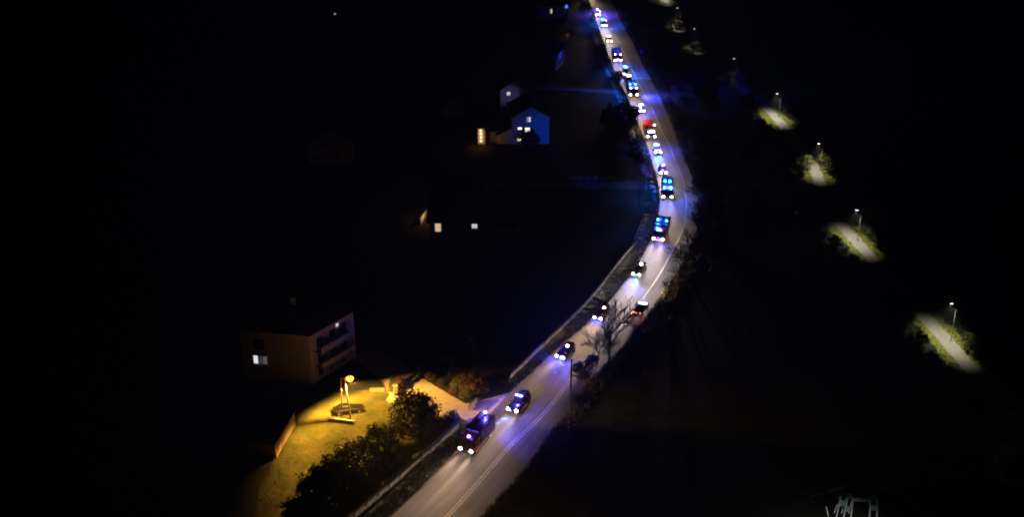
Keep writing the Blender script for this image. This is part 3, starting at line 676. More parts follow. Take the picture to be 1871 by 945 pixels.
def house(name, label, p, w, d, eave, ridge, rz=0, wall=None, roof=None, along='y', over=.5, group=None, chimney=True, tiles=True):
    """front face is local -y; ridge along x or y"""
    t = thing(name, label, 'house', p, rz, group); hx = w / 2
    wm = MB()
    if along == 'y': wm.loft([[(-hx, y, 0), (hx, y, 0), (hx, y, eave), (0, y, ridge), (-hx, y, eave)] for y in (0, d)])
    else: wm.loft([[(x, 0, 0), (x, d, 0), (x, d, eave), (x, d / 2, ridge), (x, 0, eave)] for x in (-hx, hx)])
    wm.build('wall', wall, t)
    half = hx if along == 'y' else d / 2; k = (ridge - eave) / half; th = .22
    rf = MB()
    def slope(s):
        e, r_ = (half + over), 0
        ze = eave - k * over + .06; zr = ridge + .06
        if along == 'y': return [[(s * e, y, ze), (0, y, zr), (0, y, zr + th), (s * e, y, ze + th)] for y in (-over, d + over)]
        return [[(x, d / 2 + s * e, ze), (x, d / 2, zr), (x, d / 2, zr + th), (x, d / 2 + s * e, ze + th)] for x in (-hx - over, hx + over)]
    for s in (-1, 1): rf.loft(slope(s))
    ro = rf.build('roof', roof, t)
    if chimney:
        cx, cyy = (half * .35, d * .6) if along == 'y' else (hx * .4, d / 2 + half * .3)
        MB().box(cx - .35, cx + .35, cyy - .35, cyy + .35, ridge - k * half * .5, ridge + .9).box(cx - .42, cx + .42, cyy - .42, cyy + .42, ridge + .903, ridge + 1.05).build('chimney', mat('chimney_brick', (.2, .1, .07), .9, var=.4), ro)
    fs = {'front': lambda u, z, o: (u, -o, z), 'right': lambda u, z, o: (hx + o, u, z), 'left': lambda u, z, o: (-hx - o, u, z)}
    return t, fs
M_TILE = mat('roof_tiles', (.03, .018, .016), .9, scale=4, var=.5, bump=.4)
M_PLAS = mat('white_plaster', (.6, .58, .55), .9, scale=1.2, var=.12)
M_PLASY = mat('cream_plaster', (.34, .29, .21), .9, scale=1.2, var=.15)
M_PLASG = mat('grey_plaster', (.4, .39, .38), .9, scale=1.2, var=.2)
DARK = M_GLASS

# big house, three storeys, balconies on the side towards the road (plan is not square)
eh = 9.4
B = at(571, 703); A = at(446, 690); E = at(645, 566, eh); C = Vector((E.x, E.y, 0)); Dq = C + (A - B)
O = B; t = thing('apartment_house', 'large three storey house with side balconies left of the amber lamp', 'house', O)
rel = [p - O for p in (A, B, C, Dq)]
MB().prism([(p.x, p.y) for p in rel], 0, eh).build('wall', M_PLASY, t)
cen = sum(rel, Vector()) / 4; ro = MB(); ov = [cen + (p - cen) * 1.1 for p in rel]
low = [(p.x, p.y, eh + .003) for p in ov]; r1 = (ov[0] + ov[1]) / 2; r2 = (ov[2] + ov[3]) / 2; a1 = r1.lerp(r2, .3); a2 = r1.lerp(r2, .7); zr = eh + 3.2
ro.quad(*reversed(low)); ro.quad(low[0], low[1], (a1.x, a1.y, zr)); ro.quad(low[1], low[2], (a2.x, a2.y, zr), (a1.x, a1.y, zr)); ro.quad(low[2], low[3], (a2.x, a2.y, zr)); ro.quad(low[3], low[0], (a1.x, a1.y, zr), (a2.x, a2.y, zr))
ro = ro.build('roof', M_TILE, t)
cc = a1.lerp(a2, .4); MB().box(cc.x - .4, cc.x + .4, cc.y - .4, cc.y + .4, zr - .8, zr + 1.1).build('chimney', M_PLASG, ro)
def wall_face(p, q):
    d = (q - p).normalized(); nrm = Vector((d.y, -d.x, 0)); return lambda u, z, o: tuple(p + d * u + nrm * o + Vector((0, 0, z))), (q - p).length
ff, fl = wall_face(rel[0], rel[1]); sf, sl = wall_face(rel[1], rel[2])
window(t, ff, fl * .27, 3.0, 2.4, 1.5, [glow('curtain_bright', (.9, .95, 1), .9), glow('curtain_dim', (.8, .85, 1), .035), glow('curtain_low', (.8, .85, 1), .09)], mull=2)
window(t, ff, fl * .27, 5.6, 2.0, 2.2, DARK)
M_BALC = mat('balcony_parapet', (.27, .24, .26), .85, var=.2)
for k, z in enumerate((2.9, 5.8)):
    n1 = sl * .1; n2 = sl * .86
    bl = MB(); c = [sf(u, zz, o) for u in (n1, n2) for o, zz in ((.004, z - .18), (1.6, z - .18), (1.6, z), (.004, z))]; bl.loft([c[:4], c[4:]]); bo = bl.build('balcony', M_BALC, t)
    nn = 9
    for j in range(nn):
        u0 = n1 + (n2 - n1) * j / nn + .03; u1 = n1 + (n2 - n1) * (j + 1) / nn - .03
        pp = MB(); c = [sf(u, zz, o) for u in (u0, u1) for o, zz in ((1.48, z + .12), (1.56, z + .12), (1.56, z + 1.0), (1.48, z + 1.0))]; pp.loft([c[:4], c[4:]]); pp.build('parapet_panel', M_BALC, bo)
    for u in (.22, .5, .74): window(t, sf, sl * u, z + .2, 1.5, 2.0, DARK)
window(t, sf, sl * .62, 8.0, .7, .6, LITG, mull=0)
for u in (.2, .45, .7): window(t, sf, sl * u, .7, 1.2, 1.3, DARK)

# low long house
p = at(868, 424); t, f = house('bungalow', 'long low house with a lit window and an amber lit door', p, 19.5, 11, 2.6, 6.6, R(-2), M_PLASG, M_TILE, 'x', .7)
window(t, f['front'], -.1, .9, 1.15, 1.1, LITG, mull=1)
dm = MB().box(-8.55, -7.35, -.06, .02, .02, 2.1).build('door', LITA, t); MB().box(-7.6, -7.5, -.12, -.065, .95, 1.08).build('door_handle', M_METAL, dm)
window(t, f['front'], 4.6, .9, 1.2, 1.1, DARK); window(t, f['front'], 8.0, .9, 1.2, 1.1, DARK); window(t, f['front'], -4.2, .9, 1.2, 1.1, DARK)
ln_ = MB().box(-9.99, -9.76, 5.9, 6.2, 2.0, 2.4).build('wall_lantern', glow('lantern_glow', (1, .6, .3), 1.2), t); lamp('lantern_light', 'POINT', t, (-10.5, 5.5, 2.3), 260, (1, .55, .28), rad=.15)
pw = [at(768, 410), at(785, 384), at(800, 356)]
wall_along('garden_wall', pw, 1.2, .25, M_PALEWOOD, 'amber lit garden wall running behind the long low house', z0=0, blocks=False)

# blue lit gabled house with annex
p = at(969.5, 263); hb = thing; t, f = house('gabled_house', 'white gabled house lit blue by the convoy with four lit windows', p, 9.5, 12, 7.3, 9.9, R(2), M_PLAS, M_TILE, 'y', .6)
def pxwin(pane, px, py, w, h, mull): 
    u = (px - 969.5) / 7.0; z = (263 - py) / 6.35 - h / 2; return window(t, f['front'], u, z, w, h, pane, mull=mull)
pxwin([LITD, LITG], 965.5, 221, 1.1, 1.3, 1); pxwin(LITW, 950, 236, 1.05, .6, 0); pxwin(LITW, 963.5, 238.5, 1.2, 1.2, 1); pxwin(LITW, 949.5, 255, 1.05, .75, 0)
an = MB(); an.loft([[(-8.6, y, 0), (-4.76, y, 0), (-4.76, y, 4.2), (-8.6, y, 2.5)] for y in (.4, 7)]); an.build('annex', M_PLAS, t)
MB().loft([[(-9.0, y, 2.35), (-4.77, y, 4.25), (-4.77, y, 4.45), (-9.0, y, 2.55)] for y in (0, 7.4)]).build('annex_roof', M_TILE, t)
# house behind it
p = at(943, 206); t, f = house('gabled_house', 'pale house with one twin window right behind the blue lit house', p, 8.8, 11, 6.4, 9.6, R(3), M_PLASG, M_TILE, 'y', .5)
window(t, f['front'], -2.1, 5.1, .95, .95, LITG, mull=1); window(t, f['front'], 1.5, 5.1, 1, 1.1, DARK); window(t, f['front'], -2.1, 2.1, 1, 1.1, DARK)
p = at(982, 126); t, f = house('gabled_house', 'dim blue house higher up with two unlit windows on its side', p, 11.5, 10, 5.2, 7.6, R(-18), M_PLASG, M_TILE, 'y', .5)
for u, z in ((-3.6, 1.2), (-1.8, 1.2), (-.2, 4)): window(t, f['front'], u, z, .8, 1.4, M_FRAME)
p = at(828, 213); t, f = house('garden_shed', 'small brown gabled shed left of the blue house', p, 6.0, 5, 2.4, 5, 0, M_PLASY, M_TILE, 'y', .2, chimney=False)
window(t, f['front'], 0, .9, .9, .9, DARK)
p = at(605, 300); t, f = house('gabled_house', 'very dark grey gabled house alone in the far field', p, 11, 10, 5.5, 8.6, R(6), M_PLASG, M_TILE, 'y', .5)
for u, z in ((-1.2, 4.6), (-3.2, 1.2), (1.2, 1.2)): window(t, f['front'], u, z, 1.2, 1.3, DARK)
p = at(1010, 32); t, f = house('gabled_house', 'far dark house at the top with one lit window', p, 11, 10, 4.4, 7, 0, M_PLASG, M_TILE, 'x', .5)
window(t, f['front'], -.7, 1.6, .85, 1.6, [LITD, glow('window_pink', (1, .85, .75), .9)], mull=1)
bs = at(1035, 12, 4); t = thing('blue_lamp_post', 'small bright blue lamp on a post beside the far dark house', 'lamp', (bs.x, bs.y, 0))
MB().tube((0, 0, 0), (0, 0, 3.6), .07, .05, 6).build('post', M_METAL, t); MB().lathe((0, 0, 3.6), [(.1, 0), (.45, .1), (.45, 1.0), (.1, 1.1)], 10).build('lamp_globe', glow('blue_lamp', (.12, .2, 1), 1.6), t, True)
p = at(881, 350); t, f = house('garden_shed', 'small shed whose gable tip catches blue light behind the long low house', p, 3.2, 4, 2.2, 3.4, 0, M_PLAS, M_TILE, 'y', .15, chimney=False)
MB().box(-.45, .45, -.05, .02, .02, 1.9).build('door', M_WOOD, t)
# glazed stair block with amber globes
p = at(879, 264); t = thing('stair_block', 'narrow glazed stair block glowing amber with round lamps', 'stairwell', p)
MB().box(-.85, .85, 0, 2.2, 0, 4.4).build('wall', M_PLASY, t); MB().box(-1, 1, -.15, 2.3, 4.404, 4.6).build('roof', M_TILE, t)
AM = glow('amber_glass', (1, .4, .12), .16); GLB = glow('amber_globe', (1, .72, .4), 4)
fr = MB().box(-.78, .78, -.06, -.002, .2, .3).box(-.78, .78, -.06, -.002, 4.1, 4.2).box(-.78, -.7, -.06, -.002, .303, 4.097).box(.7, .78, -.06, -.002, .303, 4.097).build('window', M_FRAME, t)
for r_ in range(4):
    for c_ in range(2): MB().box(-.68 + c_ * .69, -.01 + c_ * .69, -.04, -.004, .32 + r_ * .945, 1.22 + r_ * .945).build('pane', AM, fr)
for x, z in ((-.1, 3.9), (-.05, 3.0), (.5, 2.6), (0, 2.0), (.5, 1.5), (0, 1.0), (.45, 3.5)): MB().lathe((x, -.24, z), [(.02, -.2), (.16, -.12), (.2, 0), (.16, .12), (.02, .2)], 10).build('lamp_globe', GLB if x < .3 else AM, t, True)
lamp('stair_light', 'POINT', t, (0, -2.6, 2.4), 150, (1, .5, .15), rad=.3)
MB().box(.87, 1.1, -.9, -.05, 0, 4.2).build('side_wall', M_PLASY, t)
gwall = wall_along('garden_wall', [at(886, 262), at(912, 259)], 3.0, .25, M_PLASY, 'brown wall between the amber stair block and the blue house', z0=0, blocks=False)

# shed beside the lawn and dim wall further left
p = at(470, 838); t = thing('flat_shed', 'dark flat roofed shed beside the amber lawn', 'shed', at(505, 838))
q = [at(505, 838) * 0, at(540, 778) - at(505, 838), at(470, 770) - at(505, 838), at(428, 830) - at(505, 838)]
MB().prism([(v.x, v.y) for v in q], 0, 2.6).build('wall', mat('shed_render', (.28, .2, .14), .9, var=.3), t)
c = sum(q, Vector()) / 4; MB().prism([((v.x - c.x) * 1.06 + c.x, (v.y - c.y) * 1.06 + c.y) for v in q], 2.603, 2.8).build('roof', mat('felt_roof', (.012, .012, .012), .95), t)
s2 = wall_face(q[0], q[1])[0]; ln = (q[1] - q[0]).length
c8 = [s2(u, z, o) for u in (ln * .3, ln * .3 + 1) for o, z in ((.003, .05), (.05, .05), (.05, 2.05), (.003, 2.05))]
MB().loft([c8[:4], c8[4:]]).build('door', M_WOOD, t)
wall_along('garden_wall', [at(444, 770), at(412, 815), at(378, 872)], 1.3, .3, M_STONE, 'dim reddish garden wall left of the flat roofed shed', z0=0, blocks=False)

# gate pillars, low garden wall, slatted gate
M_PIL = mat('pillar_render', (.17, .13, .09), .85, var=.25)
for k, (px, py, hh, lb) in enumerate([(708, 715, 1.9, 'brownish gate pillar nearer the lawn side of the drive'), (723, 722, 1.7, 'pale gate pillar throwing a long shadow across the drive')]):
    t = thing('gate_pillar', lb, 'pillar', at(px, py), R(20), 'gate pillars')
    MB().box(-.3, .3, -.3, .3, 0, hh).build('pillar_shaft', M_PIL, t); MB().box(-.38, .38, -.38, .38, hh + .003, hh + .14).build('pillar_cap', M_CONC, t)
wall_along('garden_wall', [at(676, 716), at(692, 716), at(703, 716)], .7, .25, M_PIL, 'low pale wall joining the gate pillar on the lawn', z0=0, blocks=False)
ga, gb = at(856, 752), at(872, 736); d = gb - ga
t = thing('wooden_gate', 'low slatted wooden gate at the corner of the drive', 'gate', ga, math.atan2(d.y, d.x)); ln = d.length
for k in range(9): MB().box(ln * k / 9 + .05, ln * (k + 1) / 9 - .08, -.03, .03, .12, 1.05 + .1 * (k % 2)).build('slat', M_WOOD, t)
for z in (.3, .85): MB().box(0, ln, .033, .08, z, z + .1).build('rail', M_WOOD, t)

# ------------------------------------------------------------------ vegetation
def tube_tree(seed, h, r, levels, spread, nchild, stems=1, minr=.012):
    rr = random.Random(seed); trunk = MB(); twig = MB()
    def grow(p, d, ln, rad, lev):
        n = 3; q = p
        for k in range(n):
            d = (d + Vector((rr.uniform(-1, 1), rr.uniform(-1, 1), rr.uniform(-.3, .7))) * .16).normalized(); e = q + d * ln / n
            (trunk if lev < 2 else twig).tube(q, e, rad * (1 - .4 * k / n), rad * (1 - .4 * (k + 1) / n), 6 if lev < 2 else 3, False)
            q = e
            if lev < levels and k >= (1 if lev == 0 else 0):
                for _ in range(nchild if k == n - 1 else max(1, nchild - 2)):
                    ax = d.orthogonal().normalized(); ax.rotate(Matrix.Rotation(rr.uniform(0, 6.28), 3, d)); nd = d.copy(); nd.rotate(Matrix.Rotation(rr.uniform(.5, 1.2) * spread, 3, ax))
                    grow(q, nd, ln * rr.uniform(.5, .72), max(minr, rad * rr.uniform(.4, .62)), lev + 1)
    for s in range(stems):
        a = rr.uniform(0, 6.28); tilt = .0 if stems == 1 else rr.uniform(.15, .6)
        grow(Vector((0, 0, -.1)), Vector((math.cos(a) * tilt, math.sin(a) * tilt, 1)).normalized(), h * .45 * rr.uniform(.8, 1.1), r, 0)
    return trunk.mesh('trunk', M_BARK), twig.mesh('twigs', M_BARK)
def leafy(seed, rx, rz, zc, clumps, per, leaf, m, cone=False, trunk_h=1.0):
    rr = random.Random(seed); mb = MB(); core = []
    for _ in range(clumps):
        if cone:
            u = rr.random() ** .7; z = zc - rz + 2 * rz * (1 - u) ; rad = rx * u ** .8 * rr.uniform(.75, 1.08); a = rr.uniform(0, 6.28); c = Vector((rad * math.cos(a), rad * math.sin(a), z)); cr = .16 * rx + .22
        else:
            v = Vector((rr.gauss(0, 1), rr.gauss(0, 1), rr.gauss(0, 1))).normalized() * rr.uniform(.45, 1.08); c = Vector((v.x * rx, v.y * rx, zc + v.z * rz)); cr = rx * rr.uniform(.14, .32)
        if c.z < .15: c.z = rr.uniform(.1, .5)
        for _ in range(per):
            p = c + Vector((rr.gauss(0, 1), rr.gauss(0, 1), rr.gauss(0, .8))) * cr * .55
            if p.z < .03: continue
            u = Vector((rr.uniform(-1, 1), rr.uniform(-1, 1), rr.uniform(-.6, .8))).normalized(); w = u.orthogonal().normalized(); w.rotate(Matrix.Rotation(rr.uniform(0, 6.28), 3, u)); s = leaf * rr.uniform(.6, 1.4)
            mb.quad(p - u * s, p + w * s * .45, p + u * s, p - w * s * .45)
    tr = MB().tube((0, 0, -.1), (0, 0, zc), .06 * rx + .05, .04, 6)
    for k in range(5): a = k * 1.3; tr.tube((0, 0, zc * .5), (math.cos(a) * rx * .6, math.sin(a) * rx * .6, zc + rz * .2), .05, .02, 5)
    return tr.mesh('trunk', M_BARK), mb.mesh('crown', m)
def leafmat(n, c, i=.45): return mat(n, c, .8, scale=1.5, var=.35, island=i, spec=.2)
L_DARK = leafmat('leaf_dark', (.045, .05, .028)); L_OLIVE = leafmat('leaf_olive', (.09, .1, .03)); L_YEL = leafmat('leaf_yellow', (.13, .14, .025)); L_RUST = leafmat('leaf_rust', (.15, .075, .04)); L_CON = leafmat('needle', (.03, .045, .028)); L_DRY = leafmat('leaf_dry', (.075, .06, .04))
BARE = [tube_tree(3 + k, 9, .14, 4, .8, 4) for k in range(3)]
BIGT = tube_tree(21, 13.5, .24, 3, .62, 4, 1, .035)
EDGE = [tube_tree(31 + k, 8.5, .13, 3, .7, 4, 1 + k, .028) for k in range(2)]
BRUSH = [tube_tree(40 + k, 4.0, .045, 3, .9, 3, 6) for k in range(3)]
BUSH = [leafy(60 + k, 1.5, 1.2, 1.25, 60, 40, .13, L_DARK) for k in range(3)]
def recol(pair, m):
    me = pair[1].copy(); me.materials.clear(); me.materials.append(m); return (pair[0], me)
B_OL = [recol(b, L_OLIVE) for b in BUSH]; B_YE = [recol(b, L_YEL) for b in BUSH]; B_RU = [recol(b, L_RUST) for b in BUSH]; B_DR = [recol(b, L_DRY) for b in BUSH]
TREE = [leafy(70 + k, 3.6, 3.3, 4.3, 170, 60, .2, L_DARK) for k in range(2)]
CONI = [leafy(80 + k, 1.5, 3.0, 3.2, 130, 40, .16, L_CON, True) for k in range(2)]
vr = random.Random(99)
def plant(name, pair, p, sc, label, cat, group=None, names=('trunk', 'crown'), rz=None):
    t = thing(name, label, cat, (p.x, p.y, 0), vr.uniform(0, 6.28) if rz is None else rz, group); t.scale = (sc,) * 3 if not hasattr(sc, '__len__') else sc
    inst(names[0], pair[0], t); inst(names[1], pair[1], t); return t
TW = ('trunk', 'twigs')
# the two trees in front of the road
plant('bare_tree', BIGT, at(1112, 670), 1.0, 'tall bare forked tree in front of the road by the oncoming car', 'tree', None, TW, 1.0)
plant('bare_tree', BARE[0], at(1091, 668), (.75, .75, .95), 'slim bare tree just left of the tall forked one', 'tree', None, TW)
# thicket on the right of the road
for k in range(64):
    i = int(vr.uniform(10, NR - 110)); d = 2.2 + abs(vr.gauss(0, 9)); n = offset(RE, side_r * d)[i]
    if n.y < at(1100, 640).y + 4: continue
    plant('bare_tree', BARE[k % 3], n, vr.uniform(.55, 1.15), 'bare winter tree in the dark thicket along the right roadside', 'tree', 'thicket right of the road', TW)
for k in range(80):
    i = int(vr.uniform(10, NR - 60)); d = 1.2 + abs(vr.gauss(0, 3.5)); n = offset(RE, side_r * d)[i]
    if n.y < at(1060, 700).y: continue
    if vr.random() < .75: plant('bare_shrub', BRUSH[k % 3], n, vr.uniform(.5, 1.0), 'leafless shrub in the undergrowth along the right roadside', 'shrub', 'undergrowth right of the road', TW)
    else: plant('shrub', (B_DR + BUSH)[k % 6], n, vr.uniform(.4, .95), 'low leafy shrub in the undergrowth along the right roadside', 'shrub', 'leafy undergrowth right of the road')
for px, py, k, s, lb in [(1082, 668, B_DR, .8, 'pale lit shrub at the foot of the slim bare tree'), (1062, 690, BUSH, 1.1, 'dark shrub at the roadside by the small red reflector')]:
    plant('shrub', k[1], at(px, py), s, lb, 'shrub')
for k, (px, py, s) in enumerate([(1262, 476, 1.0), (1250, 505, .9), (1275, 446, 1.1), (1284, 418, 1.0), (1238, 528, .8), (1290, 395, 1.0), (1222, 552, .75), (1286, 372, .9)]):
    plant('bare_tree', EDGE[k % 2], at(px, py), s, 'bare tree leaning over the outer road edge, number %s from the oncoming car' % ['five', 'three', 'six', 'seven', 'two', 'eight', 'one', 'nine'][k], 'tree', None, TW)
# hedge row between lawn and wall, and the big tree-like bush
plant('leafy_tree', TREE[0], at(757, 798), (1.02, 1.02, 1.0), 'large round dark tree between the lawn and the drive', 'tree')
hd_ = [(715, 815, 1.25), (690, 825, 1.5), (668, 838, 1.5), (648, 850, 1.6), (628, 868, 1.7), (608, 888, 1.7), (590, 908, 1.7), (570, 930, 1.7), (553, 950, 1.6), (545, 975, 1.6), (700, 850, 1.4), (675, 872, 1.5), (650, 897, 1.5), (622, 925, 1.6), (598, 950, 1.6)]
ORD = ['first', 'second', 'third', 'fourth', 'fifth', 'sixth', 'seventh', 'eighth', 'ninth', 'tenth']
for k, (px, py, s) in enumerate(hd_): plant('hedge_shrub', (BUSH + B_OL)[k * 2 % 5], at(px, py), (s, s * vr.uniform(.85, 1.1), s * vr.uniform(.85, 1.25)), ('%s hedge shrub edging the lawn, counted from the large round tree' % ORD[k]) if k < 10 else ('%s hedge shrub along the retaining wall, counted from the large round tree' % ORD[k - 10]), 'shrub', 'hedge beside the lawn')
for k, (px, py, s) in enumerate([(795, 795, 1.0), (812, 785, .9), (826, 772, .8), (780, 812, 1.0)]): plant('hedge_shrub', BUSH[k % 3], at(px, py), s, ['blue tinted shrub behind the near wall, tallest of four', 'blue tinted shrub behind the near wall, second from its end post', 'blue tinted shrub touching the end post of the near wall', 'shrub between the large round tree and the near wall'][k], 'shrub', 'blue lit shrubs')
# along the drive
for px, py, k, s, lb in [(864, 716, B_RU[0], 1.25, 'tall rusty brown shrub by the mouth of the drive'), (842, 712, B_YE[1], 1.0, 'yellow green shrub beside the drive'), (852, 728, B_OL[2], .7, 'low green shrub at the end of the drive edge'), (828, 722, B_RU[1], .5, 'small rusty shrub at the drive edge'), (806, 706, B_DR[2], .5, 'small pale shrub at the drive edge'), (786, 694, B_RU[0], .55, 'small rusty shrub farthest along the drive'), (880, 716, B_RU[2], .9, 'purple tinted brown shrub beside the tall rusty one'), (770, 684, B_OL[0], .6, 'dull green shrub high along the drive edge')]:
    plant('shrub', k, at(px, py), s, lb, 'shrub')
plant('young_conifer', (CONI[0][0], recol(CONI[0], L_OLIVE)[1]), at(718, 714), (.5, .5, .42), 'small conical shrub between the two gate pillars', 'shrub')
plant('young_conifer', (CONI[1][0], recol(CONI[1], L_RUST)[1]), at(730, 714), (.45, .45, .45), 'small brown conical shrub right of the gate pillars', 'shrub')
plant('bare_tree', BARE[1], at(820, 688), (.5, .5, .62), 'small tree with pale lit trunk above the drive', 'tree', None, TW)
# left side of the road, upper part
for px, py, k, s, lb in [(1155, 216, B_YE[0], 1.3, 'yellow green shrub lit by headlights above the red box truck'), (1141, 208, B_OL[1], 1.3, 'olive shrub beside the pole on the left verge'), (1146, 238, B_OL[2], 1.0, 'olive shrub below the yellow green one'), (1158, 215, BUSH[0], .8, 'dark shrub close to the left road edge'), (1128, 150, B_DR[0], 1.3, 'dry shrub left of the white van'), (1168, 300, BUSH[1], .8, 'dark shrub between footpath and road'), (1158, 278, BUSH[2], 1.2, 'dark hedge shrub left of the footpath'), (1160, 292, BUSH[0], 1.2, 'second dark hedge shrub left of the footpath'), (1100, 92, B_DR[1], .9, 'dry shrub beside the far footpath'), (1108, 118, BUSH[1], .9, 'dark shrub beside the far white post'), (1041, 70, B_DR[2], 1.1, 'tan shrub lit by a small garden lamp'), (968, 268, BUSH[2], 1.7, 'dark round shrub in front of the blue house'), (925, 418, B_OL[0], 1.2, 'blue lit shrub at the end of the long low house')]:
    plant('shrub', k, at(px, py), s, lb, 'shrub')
for k, (px, py, s) in enumerate([(1113, 228, .95), (1125, 230, .9), (1103, 230, .75)]):
    plant('conifer', CONI[k % 2], at(px, py), s, ['dark pointed conifer in the middle of three by the left roadside', 'dark pointed conifer nearest the left roadside', 'shortest dark conifer left of the other two'][k], 'tree')
gl_ = at(1041, 64, .8); t = thing('garden_lamp', 'small warm garden lamp in front of the tan shrub', 'lamp', (gl_.x - .5, gl_.y - 1.8, 0)); MB().tube((0, 0, 0), (0, 0, .7), .04, .04).build('post', M_METAL, t); MB().lathe((0, 0, .7), [(.05, 0), (.12, .05), (.12, .22), (.03, .3)], 8).build('lamp_globe', glow('garden_glow', (1, .6, .3), 1), t); lamp('garden_light', 'POINT', t, (0, .3, 1.0), 120, (1, .55, .25), rad=.1)
# round the path lamps
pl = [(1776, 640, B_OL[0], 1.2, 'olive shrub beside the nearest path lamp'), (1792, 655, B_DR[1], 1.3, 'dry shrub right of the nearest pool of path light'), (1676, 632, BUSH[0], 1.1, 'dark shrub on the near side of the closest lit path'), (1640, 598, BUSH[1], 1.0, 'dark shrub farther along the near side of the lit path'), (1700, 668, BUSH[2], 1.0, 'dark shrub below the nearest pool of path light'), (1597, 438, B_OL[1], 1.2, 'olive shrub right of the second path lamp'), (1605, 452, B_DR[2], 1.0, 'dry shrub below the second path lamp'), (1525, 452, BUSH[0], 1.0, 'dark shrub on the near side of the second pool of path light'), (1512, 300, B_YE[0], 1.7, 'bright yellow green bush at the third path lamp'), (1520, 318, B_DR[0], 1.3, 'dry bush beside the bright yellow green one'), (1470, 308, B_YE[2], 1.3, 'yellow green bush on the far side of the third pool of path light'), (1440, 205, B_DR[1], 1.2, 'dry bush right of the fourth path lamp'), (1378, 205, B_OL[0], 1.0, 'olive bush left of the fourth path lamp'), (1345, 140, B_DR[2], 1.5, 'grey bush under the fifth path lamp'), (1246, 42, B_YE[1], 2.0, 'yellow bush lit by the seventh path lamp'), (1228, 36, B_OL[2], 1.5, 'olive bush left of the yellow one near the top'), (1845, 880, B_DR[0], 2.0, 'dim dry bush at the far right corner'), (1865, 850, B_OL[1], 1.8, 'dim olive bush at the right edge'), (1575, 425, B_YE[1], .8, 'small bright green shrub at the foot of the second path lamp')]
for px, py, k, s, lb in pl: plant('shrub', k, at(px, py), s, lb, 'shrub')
for k, (px, py) in enumerate([(1738, 622), (1562, 446), (1490, 322), (1411, 212)]):
    c = at(px, py); j = min(range(2, len(PP) - 2), key=lambda q: (PP[q] - c).length)
    for m_ in range(16):
        q = PP[max(2, min(len(PP) - 3, j + vr.randint(-6, 7)))]; td = (PP[j + 2] - PP[j - 2]).normalized(); nn = Vector((-td.y, td.x, 0))
        if nn.x > 0: nn = -nn
        sd_ = 1 if m_ % 5 else -1; d_ = vr.uniform(4.0, 9.0) if sd_ == 1 else vr.uniform(4.5, 8)
        if m_ % 2: plant('shrub', (BUSH + B_OL + B_DR)[vr.randint(0, 8)], q + nn * sd_ * d_, vr.uniform(.5, 1.1), 'mixed dark brush half lit along the park path', 'shrub', 'brush along the park path')
        else: plant('bare_shrub', BRUSH[m_ % 3], q + nn * sd_ * d_, vr.uniform(.6, 1.1), 'leafless brush half lit along the park path', 'shrub', 'leafless brush along the park path', TW)
pl2 = [(1253, 80, B_DR[0], 1.3, 'grey shrub left of the sixth path lamp pool'), (1270, 92, B_DR[1], 1.2, 'grey shrub right of the sixth path lamp pool'), (1240, 52, B_YE[2], 1.2, 'yellow shrub below the seventh path lamp'), (1222, 44, B_OL[1], 1.4, 'olive shrub left of the whitish path patch near the top'), (1330, 150, B_DR[1], 1.3, 'dry shrub left of the fifth path lamp'), (1352, 154, B_OL[0], 1.2, 'olive shrub right of the fifth path lamp')]
for px, py, k, s, lb in pl2: plant('shrub', k, at(px, py), s, lb, 'shrub')
for px, py, k, s, lb in [(1428, 196, 0, .8, 'bare tree with lit branches over the fourth pool of path light'), (1378, 190, 1, .7, 'bare tree left of the fourth path lamp'), (1340, 140, 2, .7, 'grey bare tree at the fifth path lamp'), (1800, 640, 1, .8, 'bare tree right of the nearest path lamp'), (1605, 430, 2, .7, 'bare tree right of the second path lamp'), (1524, 300, 0, .75, 'bare tree right of the third path lamp')]:
    plant('bare_tree', BARE[k], at(px, py), s, lb, 'tree', None, TW)
# weeds and long grass along the road edges and by the lawn: nobody could count them
def tufts(name, spots, m, h=.35):
    mb = MB()
    for p, s in spots:
        for _ in range(5):
            a = vr.uniform(0, 6.28); b = Vector((vr.gauss(0, .12), vr.gauss(0, .12), 0)); l = Vector((math.cos(a), math.sin(a), 0)); hh = h * s * vr.uniform(.5, 1.4)
            q = p + b; mb.quad(q - l * .05, q + l * .05, q + Vector((vr.gauss(0, .12), vr.gauss(0, .12), hh)))
    return stuff(mb.build(name, m, fix=False))
M_WEED = mat('dry_weeds', (.13, .115, .06), 1, var=.5, scale=2, island=.4, spec=.1)
sp = []
for i in range(0, NR - 1):
    for side, line, lo_, hi_ in ((side_l, LE, .1, 3.2), (side_r, RE, 0, 3.0)):
        for _ in range(16):
            if side == side_l and at(925, 724).y + 3 > line[i].y > at(872, 790).y: continue
            d = lo_ + (hi_ - lo_) * vr.random() ** 1.4
            t_ = (line[i + 1] - line[i]); n = Vector((-t_.y, t_.x, 0)).normalized() * side
            sp.append((line[i] + t_ * vr.random() + n * d + Vector((0, 0, .06)), vr.uniform(.5, 1.4)))
tufts('roadside_weeds', sp, M_WEED)
sp = []
for i in range(len(PP) - 1):
    for _ in range(22):
        t_ = PP[i + 1] - PP[i]; n = Vector((-t_.y, t_.x, 0)).normalized() * vr.choice((-1, 1)); sp.append((PP[i] + t_ * vr.random() + n * vr.uniform(1.4, 5), vr.uniform(.5, 1.3)))
tufts('path_grass', sp, mat('long_grass', (.1, .13, .03), 1, var=.4, scale=2, island=.4, spec=.1))
sp = []
lawn_px = [(705, 733), (600, 718), (545, 770), (505, 835), (470, 900), (465, 945), (560, 945), (700, 830), (790, 765)]
